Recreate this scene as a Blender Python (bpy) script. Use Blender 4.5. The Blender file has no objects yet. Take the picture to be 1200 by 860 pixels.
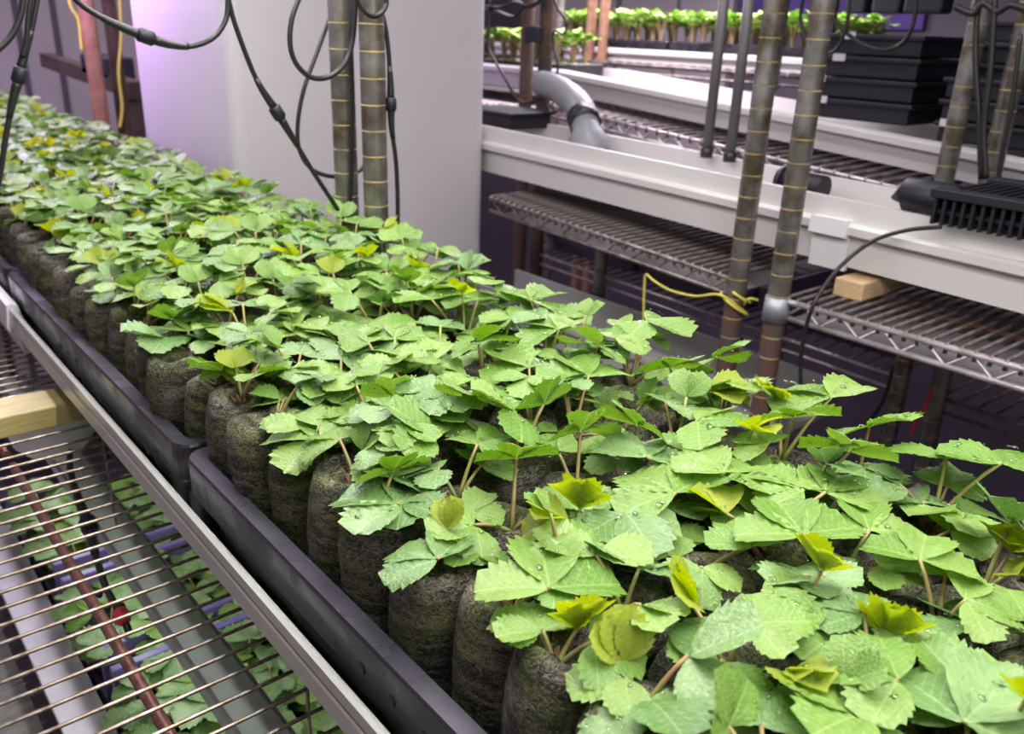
import bpy, bmesh, math, random
from mathutils import Vector, Matrix, noise

# ------------------------------------------------------------------ frame of the place
S = 0.28                      # one tray width = 1.0 layout unit = 0.28 m
CAMZ = 1.28                   # camera height in metres (tray rims stand at 1.0 m)
FOC = 1000.0                  # focal length in pixels of the 1200x860 frame
RW = ((0.76900102, -0.21186763, 0.60311652),
      (-0.63838598, -0.30349652, 0.70735649),
      (0.03317782, -0.92897899, -0.36864246))
FLOOR = -CAMZ / S


def W(p):
    return Vector((p[0] * S, p[1] * S, CAMZ + p[2] * S))


def ray(px, py):
    c = (px - 600.0, py - 430.0, FOC)
    return Vector([sum(RW[i][k] * c[k] for k in range(3)) for i in range(3)])


def at(px, py, x=None, y=None, z=None):
    """point of the place (layout units) where the sight line of a pixel meets a plane"""
    r = ray(px, py)
    t = x / r[0] if x is not None else (y / r[1] if y is not None else z / r[2])
    return r * t


col = bpy.context.scene.collection
scn = bpy.context.scene
PI = math.pi
rnd = random.Random(11)

# ------------------------------------------------------------------ camera, world, lamps, exposure
cam_data = bpy.data.cameras.new('camera')
cam = bpy.data.objects.new('camera', cam_data)
col.objects.link(cam)
cam_data.sensor_width = 36.0
cam_data.lens = FOC / 1200.0 * 36.0
cam_data.clip_start = 0.02
cam_data.clip_end = 60
cam_data.dof.use_dof = True
cam_data.dof.focus_distance = 0.47
cam_data.dof.aperture_fstop = 13.0
m = Matrix(((RW[0][0], -RW[0][1], -RW[0][2], 0), (RW[1][0], -RW[1][1], -RW[1][2], 0),
            (RW[2][0], -RW[2][1], -RW[2][2], CAMZ), (0, 0, 0, 1)))
cam.matrix_world = m
scn.camera = cam

w = bpy.data.worlds.new('world')
scn.world = w
w.use_nodes = True
w.node_tree.nodes['Background'].inputs[0].default_value = (0.72, 0.68, 0.8, 1)
w.node_tree.nodes['Background'].inputs[1].default_value = 0.1

scn.view_settings.view_transform = 'Standard'
scn.view_settings.look = 'None'
scn.view_settings.exposure = -0.8
scn.view_settings.gamma = 1.0
scn.view_settings.use_curve_mapping = False


def area(name, c, sx, sy, power, color, rot=(0, 0, 0), spread=180):
    l = bpy.data.lights.new(name, 'AREA')
    l.shape = 'RECTANGLE'
    l.size, l.size_y = sx * S, sy * S
    l.energy = power
    l.color = color
    l.spread = math.radians(spread)
    o = bpy.data.objects.new(name, l)
    col.objects.link(o)
    o.location = W(c)
    o.rotation_euler = rot
    return o


WHITE = (1.0, 0.97, 0.95)
LILAC = (0.76, 0.55, 1.0)
# grow lamps of the shelf above the bed
for yc, p, cc in ((-1.05, 2.6, WHITE), (0.75, 3.0, WHITE), (2.7, 2.7, WHITE), (4.7, 1.7, (0.88, 0.74, 1.0)), (6.9, 2.4, LILAC), (9.2, 2.6, LILAC)):
    for xc in (0.20, 0.85, 1.58):
        area('grow_lamp_light', (xc, yc, 0.75), 0.07 if xc < 1 else 0.36, 1.7, p * (0.42 if xc < 0.5 else 1.3), cc)
# magenta tinted bar that shines on the pillar side
area('lilac_lamp_light', (1.25, 6.0, 0.4), 0.1, 1.6, 3.6, (0.66, 0.36, 1.0), (0, math.radians(-50), 0))
# lamps of the rows behind
area('row_lamp_light', (3.2, 1.6, 1.1), 0.3, 4.5, 5.0, (1.0, 0.93, 0.97))
area('row_lamp_light', (5.0, 5.0, 0.9), 0.35, 2.6, 14.0, (0.95, 0.85, 1.0))
area('row_lamp_light', (6.4, 5.4, 0.9), 0.35, 3.4, 20.0, (0.97, 0.88, 1.0))
# unseen fill lights added below the ceiling to brighten the closed room
for yc, p in ((-1.0, 11.0), (4.0, 11.0), (9.4, 26.0)):
    area('ceiling_fill_light', (2.4, yc, 4.4), 1.2, 3.0, p, (0.96, 0.93, 1.0))
# lamp bar under the wire shelf that lights the lower plants
area('under_shelf_lamp_light', (0.63, 2.9, -1.77), 0.09, 2.8, 0.8, (0.98, 0.95, 1.0))
area('under_shelf_lamp_light', (1.2, 2.9, -1.77), 0.09, 2.8, 0.6, (0.98, 0.95, 1.0))


# ------------------------------------------------------------------ materials
def mat(name, color, rough=0.5, metal=0.0, var=0.0, vscale=20.0, color2=None, bump=0.0, bscale=60.0,
        rvar=0.0, rscale=12.0, spec=0.5, stretch=None, coat=0.0):
    mt = bpy.data.materials.new(name)
    mt.use_nodes = True
    nt = mt.node_tree
    b = nt.nodes['Principled BSDF']
    b.inputs['Base Color'].default_value = (*color, 1)
    b.inputs['Roughness'].default_value = rough
    b.inputs['Metallic'].default_value = metal
    b.inputs['Specular IOR Level'].default_value = spec
    b.inputs['Coat Weight'].default_value = coat
    b.inputs['Coat Roughness'].default_value = 0.08
    tc = nt.nodes.new('ShaderNodeTexCoord')
    src = tc.outputs['Object']
    if stretch:
        mp = nt.nodes.new('ShaderNodeMapping')
        mp.inputs['Scale'].default_value = stretch
        nt.links.new(src, mp.inputs['Vector'])
        src = mp.outputs['Vector']

    def nz(scale, detail=4.0, rg=0.55):
        n = nt.nodes.new('ShaderNodeTexNoise')
        n.inputs['Scale'].default_value = scale
        n.inputs['Detail'].default_value = detail
        n.inputs['Roughness'].default_value = rg
        nt.links.new(src, n.inputs['Vector'])
        return n.outputs['Fac']
    if var or color2:
        f = nz(vscale)
        r = nt.nodes.new('ShaderNodeValToRGB')
        c2 = color2 or tuple(c * (1 - var) for c in color)
        r.color_ramp.elements[0].position = 0.36
        r.color_ramp.elements[1].position = 0.64
        r.color_ramp.elements[0].color = (*c2, 1)
        r.color_ramp.elements[1].color = (*color, 1)
        nt.links.new(f, r.inputs['Fac'])
        nt.links.new(r.outputs['Color'], b.inputs['Base Color'])
    if rvar:
        f = nz(rscale, 2.0)
        r = nt.nodes.new('ShaderNodeMapRange')
        r.inputs['From Min'].default_value = 0.4
        r.inputs['From Max'].default_value = 0.6
        r.inputs['To Min'].default_value = max(0.02, rough - rvar)
        r.inputs['To Max'].default_value = min(1, rough + rvar)
        nt.links.new(f, r.inputs['Value'])
        nt.links.new(r.outputs['Result'], b.inputs['Roughness'])
    if bump:
        f = nz(bscale)
        bp = nt.nodes.new('ShaderNodeBump')
        bp.inputs['Strength'].default_value = bump
        bp.inputs['Distance'].default_value = 0.002
        nt.links.new(f, bp.inputs['Height'])
        nt.links.new(bp.outputs['Normal'], b.inputs['Normal'])
    return mt


def leaf_mat(name, c1, c2, vein, rough=0.42, trans=0.3):
    mt = bpy.data.materials.new(name)
    mt.use_nodes = True
    nt = mt.node_tree
    N, Lk = nt.nodes, nt.links
    b = N['Principled BSDF']
    out = N['Material Output']
    tc = N.new('ShaderNodeTexCoord')
    oi = N.new('ShaderNodeObjectInfo')
    sep = N.new('ShaderNodeSeparateXYZ')
    Lk.new(tc.outputs['Object'], sep.inputs[0])

    def M(op, a, bb=None):
        n = N.new('ShaderNodeMath')
        n.operation = op
        for i, v in enumerate((a, bb)):
            if v is None:
                continue
            if isinstance(v, (int, float)):
                n.inputs[i].default_value = v
            else:
                Lk.new(v, n.inputs[i])
        return n.outputs[0]
    ax = M('ABSOLUTE', sep.outputs['X'])
    # side veins run forward from the midrib: lines of constant (y - 0.75|x|)
    q = M('FRACT', M('MULTIPLY', M('SUBTRACT', sep.outputs['Y'], M('MULTIPLY', ax, 0.75)), 8.0))
    vd = M('ABSOLUTE', M('SUBTRACT', q, 0.5))
    side = M('MULTIPLY', M('LESS_THAN', vd, 0.10), 0.55)
    mid = M('LESS_THAN', ax, 0.016)
    veins = M('MINIMUM', M('ADD', side, mid), 1.0)
    nz = N.new('ShaderNodeTexNoise')
    nz.inputs['Scale'].default_value = 2.2
    nz.inputs['Detail'].default_value = 3
    Lk.new(tc.outputs['Object'], nz.inputs['Vector'])
    mixf = M('ADD', M('MULTIPLY', oi.outputs['Random'], 0.75), M('MULTIPLY', M('SUBTRACT', nz.outputs['Fac'], 0.5), 0.8))
    mx = N.new('ShaderNodeMix')
    mx.data_type = 'RGBA'
    mx.inputs['A'].default_value = (*c1, 1)
    mx.inputs['B'].default_value = (*c2, 1)
    Lk.new(mixf, mx.inputs['Factor'])
    mv = N.new('ShaderNodeMix')
    mv.data_type = 'RGBA'
    Lk.new(M('MULTIPLY', veins, 0.38), mv.inputs['Factor'])
    Lk.new(mx.outputs['Result'], mv.inputs['A'])
    mv.inputs['B'].default_value = (*vein, 1)
    Lk.new(mv.outputs['Result'], b.inputs['Base Color'])
    # wet patches: smooth film where the coarse noise is high
    nw = N.new('ShaderNodeTexNoise')
    nw.inputs['Scale'].default_value = 2.6
    nw.inputs['Detail'].default_value = 2
    ad = N.new('ShaderNodeVectorMath')
    Lk.new(tc.outputs['Object'], ad.inputs[0])
    cb = N.new('ShaderNodeCombineXYZ')
    Lk.new(M('MULTIPLY', oi.outputs['Random'], 40.0), cb.inputs[0])
    Lk.new(cb.outputs[0], ad.inputs[1])
    Lk.new(ad.outputs[0], nw.inputs['Vector'])
    wet = N.new('ShaderNodeMapRange')
    wet.inputs['From Min'].default_value = 0.51
    wet.inputs['From Max'].default_value = 0.57
    Lk.new(nw.outputs['Fac'], wet.inputs['Value'])
    Lk.new(M('SUBTRACT', rough, M('MULTIPLY', wet.outputs['Result'], rough - 0.1)), b.inputs['Roughness'])
    fine = N.new('ShaderNodeTexNoise')
    fine.inputs['Scale'].default_value = 16
    fine.inputs['Detail'].default_value = 2
    Lk.new(tc.outputs['Object'], fine.inputs['Vector'])
    hgt = M('SUBTRACT', M('MULTIPLY', fine.outputs['Fac'], 0.9), M('MULTIPLY', veins, 0.5))
    bp = N.new('ShaderNodeBump')
    bp.inputs['Strength'].default_value = 0.35
    bp.inputs['Distance'].default_value = 0.0022
    Lk.new(hgt, bp.inputs['Height'])
    Lk.new(bp.outputs['Normal'], b.inputs['Normal'])
    tr = N.new('ShaderNodeBsdfTranslucent')
    hs = N.new('ShaderNodeHueSaturation')
    hs.inputs['Saturation'].default_value = 1.25
    hs.inputs['Value'].default_value = 1.1
    Lk.new(mv.outputs['Result'], hs.inputs['Color'])
    Lk.new(hs.outputs['Color'], tr.inputs['Color'])
    ms = N.new('ShaderNodeMixShader')
    ms.inputs[0].default_value = trans
    Lk.new(b.outputs[0], ms.inputs[1])
    Lk.new(tr.outputs[0], ms.inputs[2])
    Lk.new(ms.outputs[0], out.inputs['Surface'])
    return mt


def plug_mat(name, c1, c2, moss):
    mt = bpy.data.materials.new(name)
    mt.use_nodes = True
    nt = mt.node_tree
    N, Lk = nt.nodes, nt.links
    b = N['Principled BSDF']
    b.inputs['Roughness'].default_value = 0.75
    tc = N.new('ShaderNodeTexCoord')
    oi = N.new('ShaderNodeObjectInfo')
    ad = N.new('ShaderNodeVectorMath')
    sc = N.new('ShaderNodeVectorMath')
    sc.operation = 'SCALE'
    sc.inputs[0].default_value = (1, 2, 0.6)
    Lk.new(oi.outputs['Random'], sc.inputs['Scale'])
    Lk.new(tc.outputs['Object'], ad.inputs[0])
    Lk.new(sc.outputs[0], ad.inputs[1])

    def nz(scale, detail, dist, stretch=(1, 1, 1)):
        mp = N.new('ShaderNodeMapping')
        mp.inputs['Scale'].default_value = stretch
        Lk.new(ad.outputs[0], mp.inputs['Vector'])
        n = N.new('ShaderNodeTexNoise')
        n.inputs['Scale'].default_value = scale
        n.inputs['Detail'].default_value = detail
        n.inputs['Distortion'].default_value = dist
        Lk.new(mp.outputs[0], n.inputs['Vector'])
        return n.outputs['Fac']
    fib = nz(150, 4, 4.5, (1, 1, 2.2))
    band = nz(75, 2, 0.8, (0.5, 0.5, 2.2))
    big = nz(38, 2, 0.3)
    r1 = N.new('ShaderNodeValToRGB')
    r1.color_ramp.elements[0].position = 0.45
    r1.color_ramp.elements[0].color = (*c1, 1)
    r1.color_ramp.elements[1].position = 0.72
    r1.color_ramp.elements[1].color = (*c2, 1)
    ma = N.new('ShaderNodeMath')
    ma.operation = 'MULTIPLY_ADD'
    Lk.new(fib, ma.inputs[0])
    ma.inputs[1].default_value = 0.65
    mb = N.new('ShaderNodeMath')
    mb.operation = 'MULTIPLY'
    Lk.new(band, mb.inputs[0])
    mb.inputs[1].default_value = 0.38
    Lk.new(mb.outputs[0], ma.inputs[2])
    Lk.new(ma.outputs[0], r1.inputs['Fac'])
    mr = N.new('ShaderNodeMapRange')
    mr.inputs['From Min'].default_value = 0.42
    mr.inputs['From Max'].default_value = 0.60
    mr.inputs['To Max'].default_value = 0.8
    Lk.new(big, mr.inputs['Value'])
    mm = N.new('ShaderNodeMix')
    mm.data_type = 'RGBA'
    mm.blend_type = 'MIX'
    Lk.new(mr.outputs['Result'], mm.inputs['Factor'])
    Lk.new(r1.outputs['Color'], mm.inputs['A'])
    r2 = N.new('ShaderNodeValToRGB')
    r2.color_ramp.elements[0].position = 0.46
    r2.color_ramp.elements[0].color = tuple(c * 0.06 for c in moss) + (1,)
    r2.color_ramp.elements[1].position = 0.72
    r2.color_ramp.elements[1].color = (*moss, 1)
    Lk.new(ma.outputs[0], r2.inputs['Fac'])
    Lk.new(r2.outputs['Color'], mm.inputs['B'])
    Lk.new(mm.outputs['Result'], b.inputs['Base Color'])
    bp = N.new('ShaderNodeBump')
    bp.inputs['Strength'].default_value = 1.0
    bp.inputs['Distance'].default_value = 0.003
    Lk.new(ma.outputs[0], bp.inputs['Height'])
    Lk.new(bp.outputs['Normal'], b.inputs['Normal'])
    return mt


M_ = {}
M_['leaf'] = leaf_mat('strawberry_leaf_green', (0.145, 0.29, 0.045), (0.30, 0.44, 0.115), (0.46, 0.58, 0.24))
M_['leaf_blue'] = leaf_mat('strawberry_leaf_bluish', (0.13, 0.25, 0.07), (0.25, 0.385, 0.15), (0.40, 0.52, 0.27), 0.36, 0.2)
M_['leaf_young'] = leaf_mat('strawberry_leaf_yellowish', (0.33, 0.43, 0.045), (0.47, 0.53, 0.08), (0.55, 0.60, 0.16), 0.45, 0.5)
M_['petiole'] = mat('petiole_green_red', (0.30, 0.36, 0.10), 0.45, color2=(0.30, 0.17, 0.08), vscale=40)
M_['crown'] = mat('crown_brown', (0.26, 0.15, 0.07), 0.7, color2=(0.12, 0.06, 0.03), vscale=150)
M_['plug'] = plug_mat('fibre_plug', (0.004, 0.0035, 0.0025), (0.30, 0.265, 0.20), (0.22, 0.25, 0.05))
M_['drop'] = mat('water', (1, 1, 1), 0.02)
_nt = M_['drop'].node_tree
_tr, _gl, _ms = _nt.nodes.new('ShaderNodeBsdfTransparent'), _nt.nodes.new('ShaderNodeBsdfGlossy'), _nt.nodes.new('ShaderNodeMixShader')
_fr = _nt.nodes.new('ShaderNodeFresnel')
_fr.inputs['IOR'].default_value = 1.7
_gl.inputs['Roughness'].default_value = 0.03
_nt.links.new(_fr.outputs[0], _ms.inputs[0])
_nt.links.new(_tr.outputs[0], _ms.inputs[1])
_nt.links.new(_gl.outputs[0], _ms.inputs[2])
_nt.links.new(_ms.outputs[0], _nt.nodes['Material Output'].inputs['Surface'])
M_['tray'] = mat('black_wet_plastic', (0.018, 0.017, 0.023), 0.30, rvar=0.14, rscale=16, bump=0.03, bscale=60, spec=0.6)
M_['tray_rim'] = mat('rim_painted_sheen', (0.105, 0.095, 0.125), 0.27, rvar=0.17, rscale=16, color2=(0.05, 0.047, 0.058), vscale=11, spec=0.6)  # lilac-grey reflection on the black rim tops, put into their colour
M_['gutter'] = mat('white_vinyl', (0.66, 0.635, 0.62), 0.32, var=0.08, vscale=6)
M_['gutter_left'] = mat('grey_white_vinyl', (0.50, 0.50, 0.47), 0.16, var=0.12, vscale=14)
M_['clip'] = mat('white_clip_plastic', (0.74, 0.74, 0.75), 0.4)
M_['post'] = mat('zinc_post', (0.27, 0.27, 0.26), 0.34, 0.7, color2=(0.13, 0.105, 0.07), vscale=34, rvar=0.12)
M_['post_dark'] = mat('dark_post', (0.05, 0.038, 0.03), 0.5, 0.4, color2=(0.12, 0.075, 0.05), vscale=20)
M_['ring'] = mat('rust_groove', (0.50, 0.37, 0.15), 0.5, 0.1, var=0.5, vscale=80)
M_['rust'] = mat('rust_brown', (0.16, 0.075, 0.05), 0.55, 0.3, color2=(0.10, 0.085, 0.08), vscale=30)
M_['copper'] = mat('rusty_orange_post', (0.38, 0.21, 0.13), 0.5, 0.2, color2=(0.27, 0.13, 0.08), vscale=40)
M_['wire'] = mat('wire_shelf_zinc', (0.42, 0.385, 0.33), 0.36, 0.85, color2=(0.21, 0.14, 0.08), vscale=110)
M_['wire_dim'] = mat('wire_shelf_rusty', (0.34, 0.31, 0.30), 0.42, 0.7, color2=(0.15, 0.11, 0.095), vscale=60)
M_['rail'] = mat('chrome_rail', (0.72, 0.67, 0.70), 0.28, 0.6, color2=(0.5, 0.42, 0.40), vscale=40)
M_['clamp'] = mat('zinc_clamp', (0.36, 0.37, 0.40), 0.5, 0.6)
M_['pipe_rust'] = mat('rusty_support', (0.24, 0.11, 0.075), 0.4, 0.55, color2=(0.12, 0.05, 0.04), vscale=70)
M_['wood'] = mat('pine_wood', (0.66, 0.48, 0.27), 0.6, color2=(0.52, 0.36, 0.18), vscale=30, stretch=(1, 12, 12))
M_['wood_green'] = mat('damp_pine', (0.50, 0.43, 0.17), 0.5, color2=(0.38, 0.31, 0.11), vscale=30, stretch=(1, 10, 10))
M_['rubber'] = mat('black_rubber', (0.012, 0.012, 0.013), 0.38)
M_['blackplastic'] = mat('black_plastic', (0.008, 0.0075, 0.014), 0.5)
M_['greypipe'] = mat('dark_grey_pipe', (0.10, 0.095, 0.10), 0.45)
M_['pvc'] = mat('grey_pvc', (0.24, 0.245, 0.26), 0.4)
M_['pillar'] = mat('white_painted_plaster', (0.52, 0.49, 0.51), 0.5, var=0.04, vscale=5, bump=0.25, bscale=30)
M_['wallm'] = mat('mauve_sheet', (0.44, 0.38, 0.41), 0.6, var=0.12, vscale=3)
M_['walld'] = mat('dark_sheet', (0.10, 0.08, 0.11), 0.6, var=0.3, vscale=3)
M_['purple'] = mat('purple_cloth', (0.10, 0.05, 0.26), 0.7, var=0.3, vscale=8)
M_['floor'] = mat('dark_concrete', (0.09, 0.08, 0.095), 0.35, var=0.35, vscale=5)
M_['ceil'] = mat('ceiling_paint', (0.5, 0.48, 0.5), 0.8)
M_['yellow'] = mat('yellow_tube', (0.62, 0.55, 0.09), 0.4)
M_['red'] = mat('red_plastic', (0.6, 0.03, 0.05), 0.4)
M_['label'] = mat('white_sticker', (0.6, 0.6, 0.64), 0.5)
M_['bar'] = mat('lamp_housing', (0.74, 0.86, 0.78), 0.4, 0.1)
M_['bar_edge'] = mat('lamp_housing_edge', (0.34, 0.35, 0.34), 0.4, 0.3)
M_['strip'] = mat('white_strip', (0.66, 0.64, 0.68), 0.45, var=0.15, vscale=22)
M_['sheet'] = mat('ribbed_sheet', (0.30, 0.31, 0.26), 0.35, var=0.4, vscale=16)
M_['violet_bar'] = mat('dark_rim_violet_sheen', (0.15, 0.125, 0.30), 0.35, var=0.3, vscale=12)  # purple-blue reflection on dark tray rims, painted as base colour
M_['liner'] = mat('grey_liner', (0.26, 0.245, 0.26), 0.5, var=0.55, vscale=9)
M_['violet'] = mat('black_plastic_violet_sheen', (0.075, 0.06, 0.105), 0.3)  # black trays; the purple lamp sheen is put into the base colour
M_['seed_leaf'] = mat('seedling_leaf', (0.42, 0.62, 0.12), 0.5, color2=(0.30, 0.52, 0.08), vscale=30)
M_['seed_stem'] = mat('seedling_stem', (0.34, 0.24, 0.13), 0.5)
M_['seed_plug'] = mat('pale_moss_plug', (0.55, 0.60, 0.30), 0.7, color2=(0.28, 0.34, 0.10), vscale=120)


# ------------------------------------------------------------------ mesh builder (layout units, world coordinates)
class MB:
    def __init__(self):
        self.v, self.f, self.mi, self.sm = [], [], [], []

    def add(self, vs, fs, mi=0, smooth=False):
        o = len(self.v)
        self.v += [tuple(p) for p in vs]
        for f in fs:
            self.f.append([i + o for i in f])
            self.mi.append(mi)
            self.sm.append(smooth)
        return self

    def box(self, x0, x1, y0, y1, z0, z1, mi=0, ch=0.0):
        if ch <= 0:
            vs = [(x, y, z) for z in (z0, z1) for y in (y0, y1) for x in (x0, x1)]
            return self.add(vs, [(0, 2, 3, 1), (4, 5, 7, 6), (0, 1, 5, 4), (2, 6, 7, 3), (0, 4, 6, 2), (1, 3, 7, 5)], mi)
        bm = bmesh.new()
        bmesh.ops.create_cube(bm, size=1)
        for q in bm.verts:
            q.co = Vector(((x0 + x1) / 2 + q.co.x * (x1 - x0), (y0 + y1) / 2 + q.co.y * (y1 - y0), (z0 + z1) / 2 + q.co.z * (z1 - z0)))
        bmesh.ops.bevel(bm, geom=list(bm.edges), offset=ch, segments=2, affect='EDGES', profile=0.5)
        bm.verts.index_update()
        self.add([q.co[:] for q in bm.verts], [[q.index for q in f.verts] for f in bm.faces], mi)
        bm.free()
        return self

    def prism(self, prof, y0, y1, mi=0, closed=True, dz=0.0, smooth=False):
        """profile of (x, z) swept along y; dz lifts the far end"""
        n = len(prof)
        vs = [(p[0], y0, p[1]) for p in prof] + [(p[0], y1, p[1] + dz) for p in prof]
        fs = [(i, (i + 1) % n, n + (i + 1) % n, n + i) for i in range(n if closed else n - 1)]
        if closed:
            fs += [tuple(reversed(range(n))), tuple(range(n, 2 * n))]
        return self.add(vs, fs, mi, smooth)

    def tube(self, pts, r, n=8, mi=0, cap=True):
        pts = [Vector(p) for p in pts]
        k = len(pts)
        rr = r if isinstance(r, (list, tuple)) else [r] * k
        vs, fs = [], []
        nrm = None
        for i, p in enumerate(pts):
            t = (pts[min(i + 1, k - 1)] - pts[max(i - 1, 0)]).normalized()
            if nrm is None:
                a = Vector((0, 0, 1)) if abs(t.z) < 0.9 else Vector((1, 0, 0))
                nrm = t.cross(a).normalized()
            else:
                nrm = (nrm - t * nrm.dot(t))
                nrm = nrm.normalized() if nrm.length > 1e-6 else t.orthogonal().normalized()
            b = t.cross(nrm)
            for j in range(n):
                an = 2 * PI * j / n
                vs.append(p + (nrm * math.cos(an) + b * math.sin(an)) * rr[i])
        for i in range(k - 1):
            for j in range(n):
                fs.append((i * n + j, i * n + (j + 1) % n, (i + 1) * n + (j + 1) % n, (i + 1) * n + j))
        self.add(vs, fs, mi, True)
        if cap:
            o = len(self.v) - len(vs)
            self.f += [[o + j for j in reversed(range(n))], [o + (k - 1) * n + j for j in range(n)]]
            self.mi += [mi, mi]
            self.sm += [False, False]
        return self

    def build(self, name, mats, parent=None):
        base = Vector((0, 0, 0))
        p = parent
        while p is not None:
            base += Vector(p.location)
            p = p.parent
        me = bpy.data.meshes.new(name)
        loc = Vector((0, 0, 0))
        pts = [W(q) for q in self.v]
        if parent is None:
            lo = Vector([min(q[i] for q in pts) for i in range(3)])
            hi = Vector([max(q[i] for q in pts) for i in range(3)])
            loc = Vector(((lo[0] + hi[0]) / 2, (lo[1] + hi[1]) / 2, lo[2]))
        me.from_pydata([tuple(q - base - loc) for q in pts], [], self.f)
        for q in (mats if isinstance(mats, (list, tuple)) else [mats]):
            me.materials.append(q)
        me.polygons.foreach_set('material_index', self.mi)
        me.polygons.foreach_set('use_smooth', self.sm)
        me.update()
        o = bpy.data.objects.new(name, me)
        col.objects.link(o)
        o.location = loc
        if parent is not None:
            o.parent = parent
        return o


def spline(pts, sub=6):
    pts = [Vector(p) for p in pts]
    out = []
    n = len(pts)
    for i in range(n - 1):
        p0, p1, p2, p3 = pts[max(i - 1, 0)], pts[i], pts[i + 1], pts[min(i + 2, n - 1)]
        for k in range(sub):
            t = k / sub
            out.append(0.5 * ((2 * p1) + (p2 - p0) * t + (2 * p0 - 5 * p1 + 4 * p2 - p3) * t * t + (3 * p1 - p0 - 3 * p2 + p3) * t ** 3))
    out.append(pts[-1])
    return out


def tag(o, label=None, cat=None, group=None, kind=None):
    if label:
        o['label'] = label
    if cat:
        o['category'] = cat
    if group:
        o['group'] = group
    if kind:
        o['kind'] = kind
    return o


def thing(name, label, cat, base, group=None):
    o = bpy.data.objects.new(name, None)
    o.empty_display_size = 0.02
    col.objects.link(o)
    o.location = W(base)
    return tag(o, label, cat, group)


def struct(name, mb, m_, parent=None):
    o = mb.build(name, m_, parent)
    o['kind'] = 'structure'
    return o


# ------------------------------------------------------------------ the room
X0, X1, Y0, Y1, ZC = -2.6, 9.0, -3.2, 12.2, 4.8
struct('floor', MB().box(X0, X1, Y0, Y1, FLOOR - 0.2, FLOOR), M_['floor'])
struct('ceiling', MB().box(X0, X1, Y0, Y1, ZC, ZC + 0.2), M_['ceil'])
struct('wall_left', MB().box(X0 - 0.2, X0, Y0, Y1, FLOOR, ZC), M_['wallm'])
wr = struct('wall_right', MB().box(X1, X1 + 0.2, Y0, Y1, FLOOR, ZC), M_['walld'])
struct('wall_back', MB().box(X0, X1, Y0 - 0.2, Y0, FLOOR, ZC), M_['wallm'])
wf = struct('wall_far', MB().box(X0, X1, Y1, Y1 + 0.2, FLOOR, ZC), M_['wallm'])
for px in (62, 18, -40):
    p = at(px, 10, y=Y1 - 0.03)
    MB().box(p.x - 0.03, p.x + 0.03, Y1 - 0.05, Y1, FLOOR, ZC).build('seam_strip', M_['walld'], wf)
for y0, y1 in ((5.6, 6.6), (4.4, 5.5)):
    MB().box(X1 - 0.08, X1, y0, y1, 0.12, 2.6).build('purple_panel', M_['purple'], wr)
for y0, y1 in ((6.7, 7.5), (7.55, 8.5), (8.6, 10.2)):
    MB().box(X1 - 0.08, X1, y0, y1, -1.4, 2.6).build('wall_panel', M_['wallm'], wr)

pl = MB()
bm = bmesh.new()
bmesh.ops.create_cube(bm, size=1)
PX0, PX1, PY0, PY1 = 1.745, 3.35, 4.25, 5.66
for q in bm.verts:
    q.co = Vector(((PX0 + PX1) / 2 + q.co.x * (PX1 - PX0), (PY0 + PY1) / 2 + q.co.y * (PY1 - PY0), (FLOOR + ZC) / 2 + q.co.z * (ZC - FLOOR)))
bmesh.ops.bevel(bm, geom=[e for e in bm.edges if abs(e.verts[0].co.z - e.verts[1].co.z) > 1], offset=0.07, segments=4, affect='EDGES', profile=0.5)
bm.verts.index_update()
pl.add([q.co[:] for q in bm.verts], [[q.index for q in f.verts] for f in bm.faces])
bm.free()
struct('pillar', pl, M_['pillar'])


# ------------------------------------------------------------------ racks
def post_mb(x, y, z0, z1, r=0.0455, zrust=None):
    """grooved rack post; zinc above, rust below zrust"""
    mb = MB()
    n = 14
    zs = [(z0, r, 0)]
    z = z0
    pitch = 0.0907
    k = math.ceil(z0 / pitch)
    while k * pitch < z1 - 0.01:
        zz = k * pitch
        if zz > z0 + 0.01:
            zs += [(zz - 0.003, r, 0), (zz - 0.0012, r * 0.965, 1), (zz + 0.0012, r * 0.965, 1), (zz + 0.003, r, 1)]
        k += 1
    zs.append((z1, r, 0))
    for i in range(len(zs) - 1):
        mi = zs[i + 1][2]
        if mi == 0 and zrust is not None and (zs[i][0] + zs[i + 1][0]) / 2 < zrust:
            mi = 2
        vs = [(x + zs[q][1] * math.cos(2 * PI * j / n), y + zs[q][1] * math.sin(2 * PI * j / n), zs[q][0]) for q in (i, i + 1) for j in range(n)]
        mb.add(vs, [(j, (j + 1) % n, n + (j + 1) % n, n + j) for j in range(n)], mi, True)
    return mb


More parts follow.
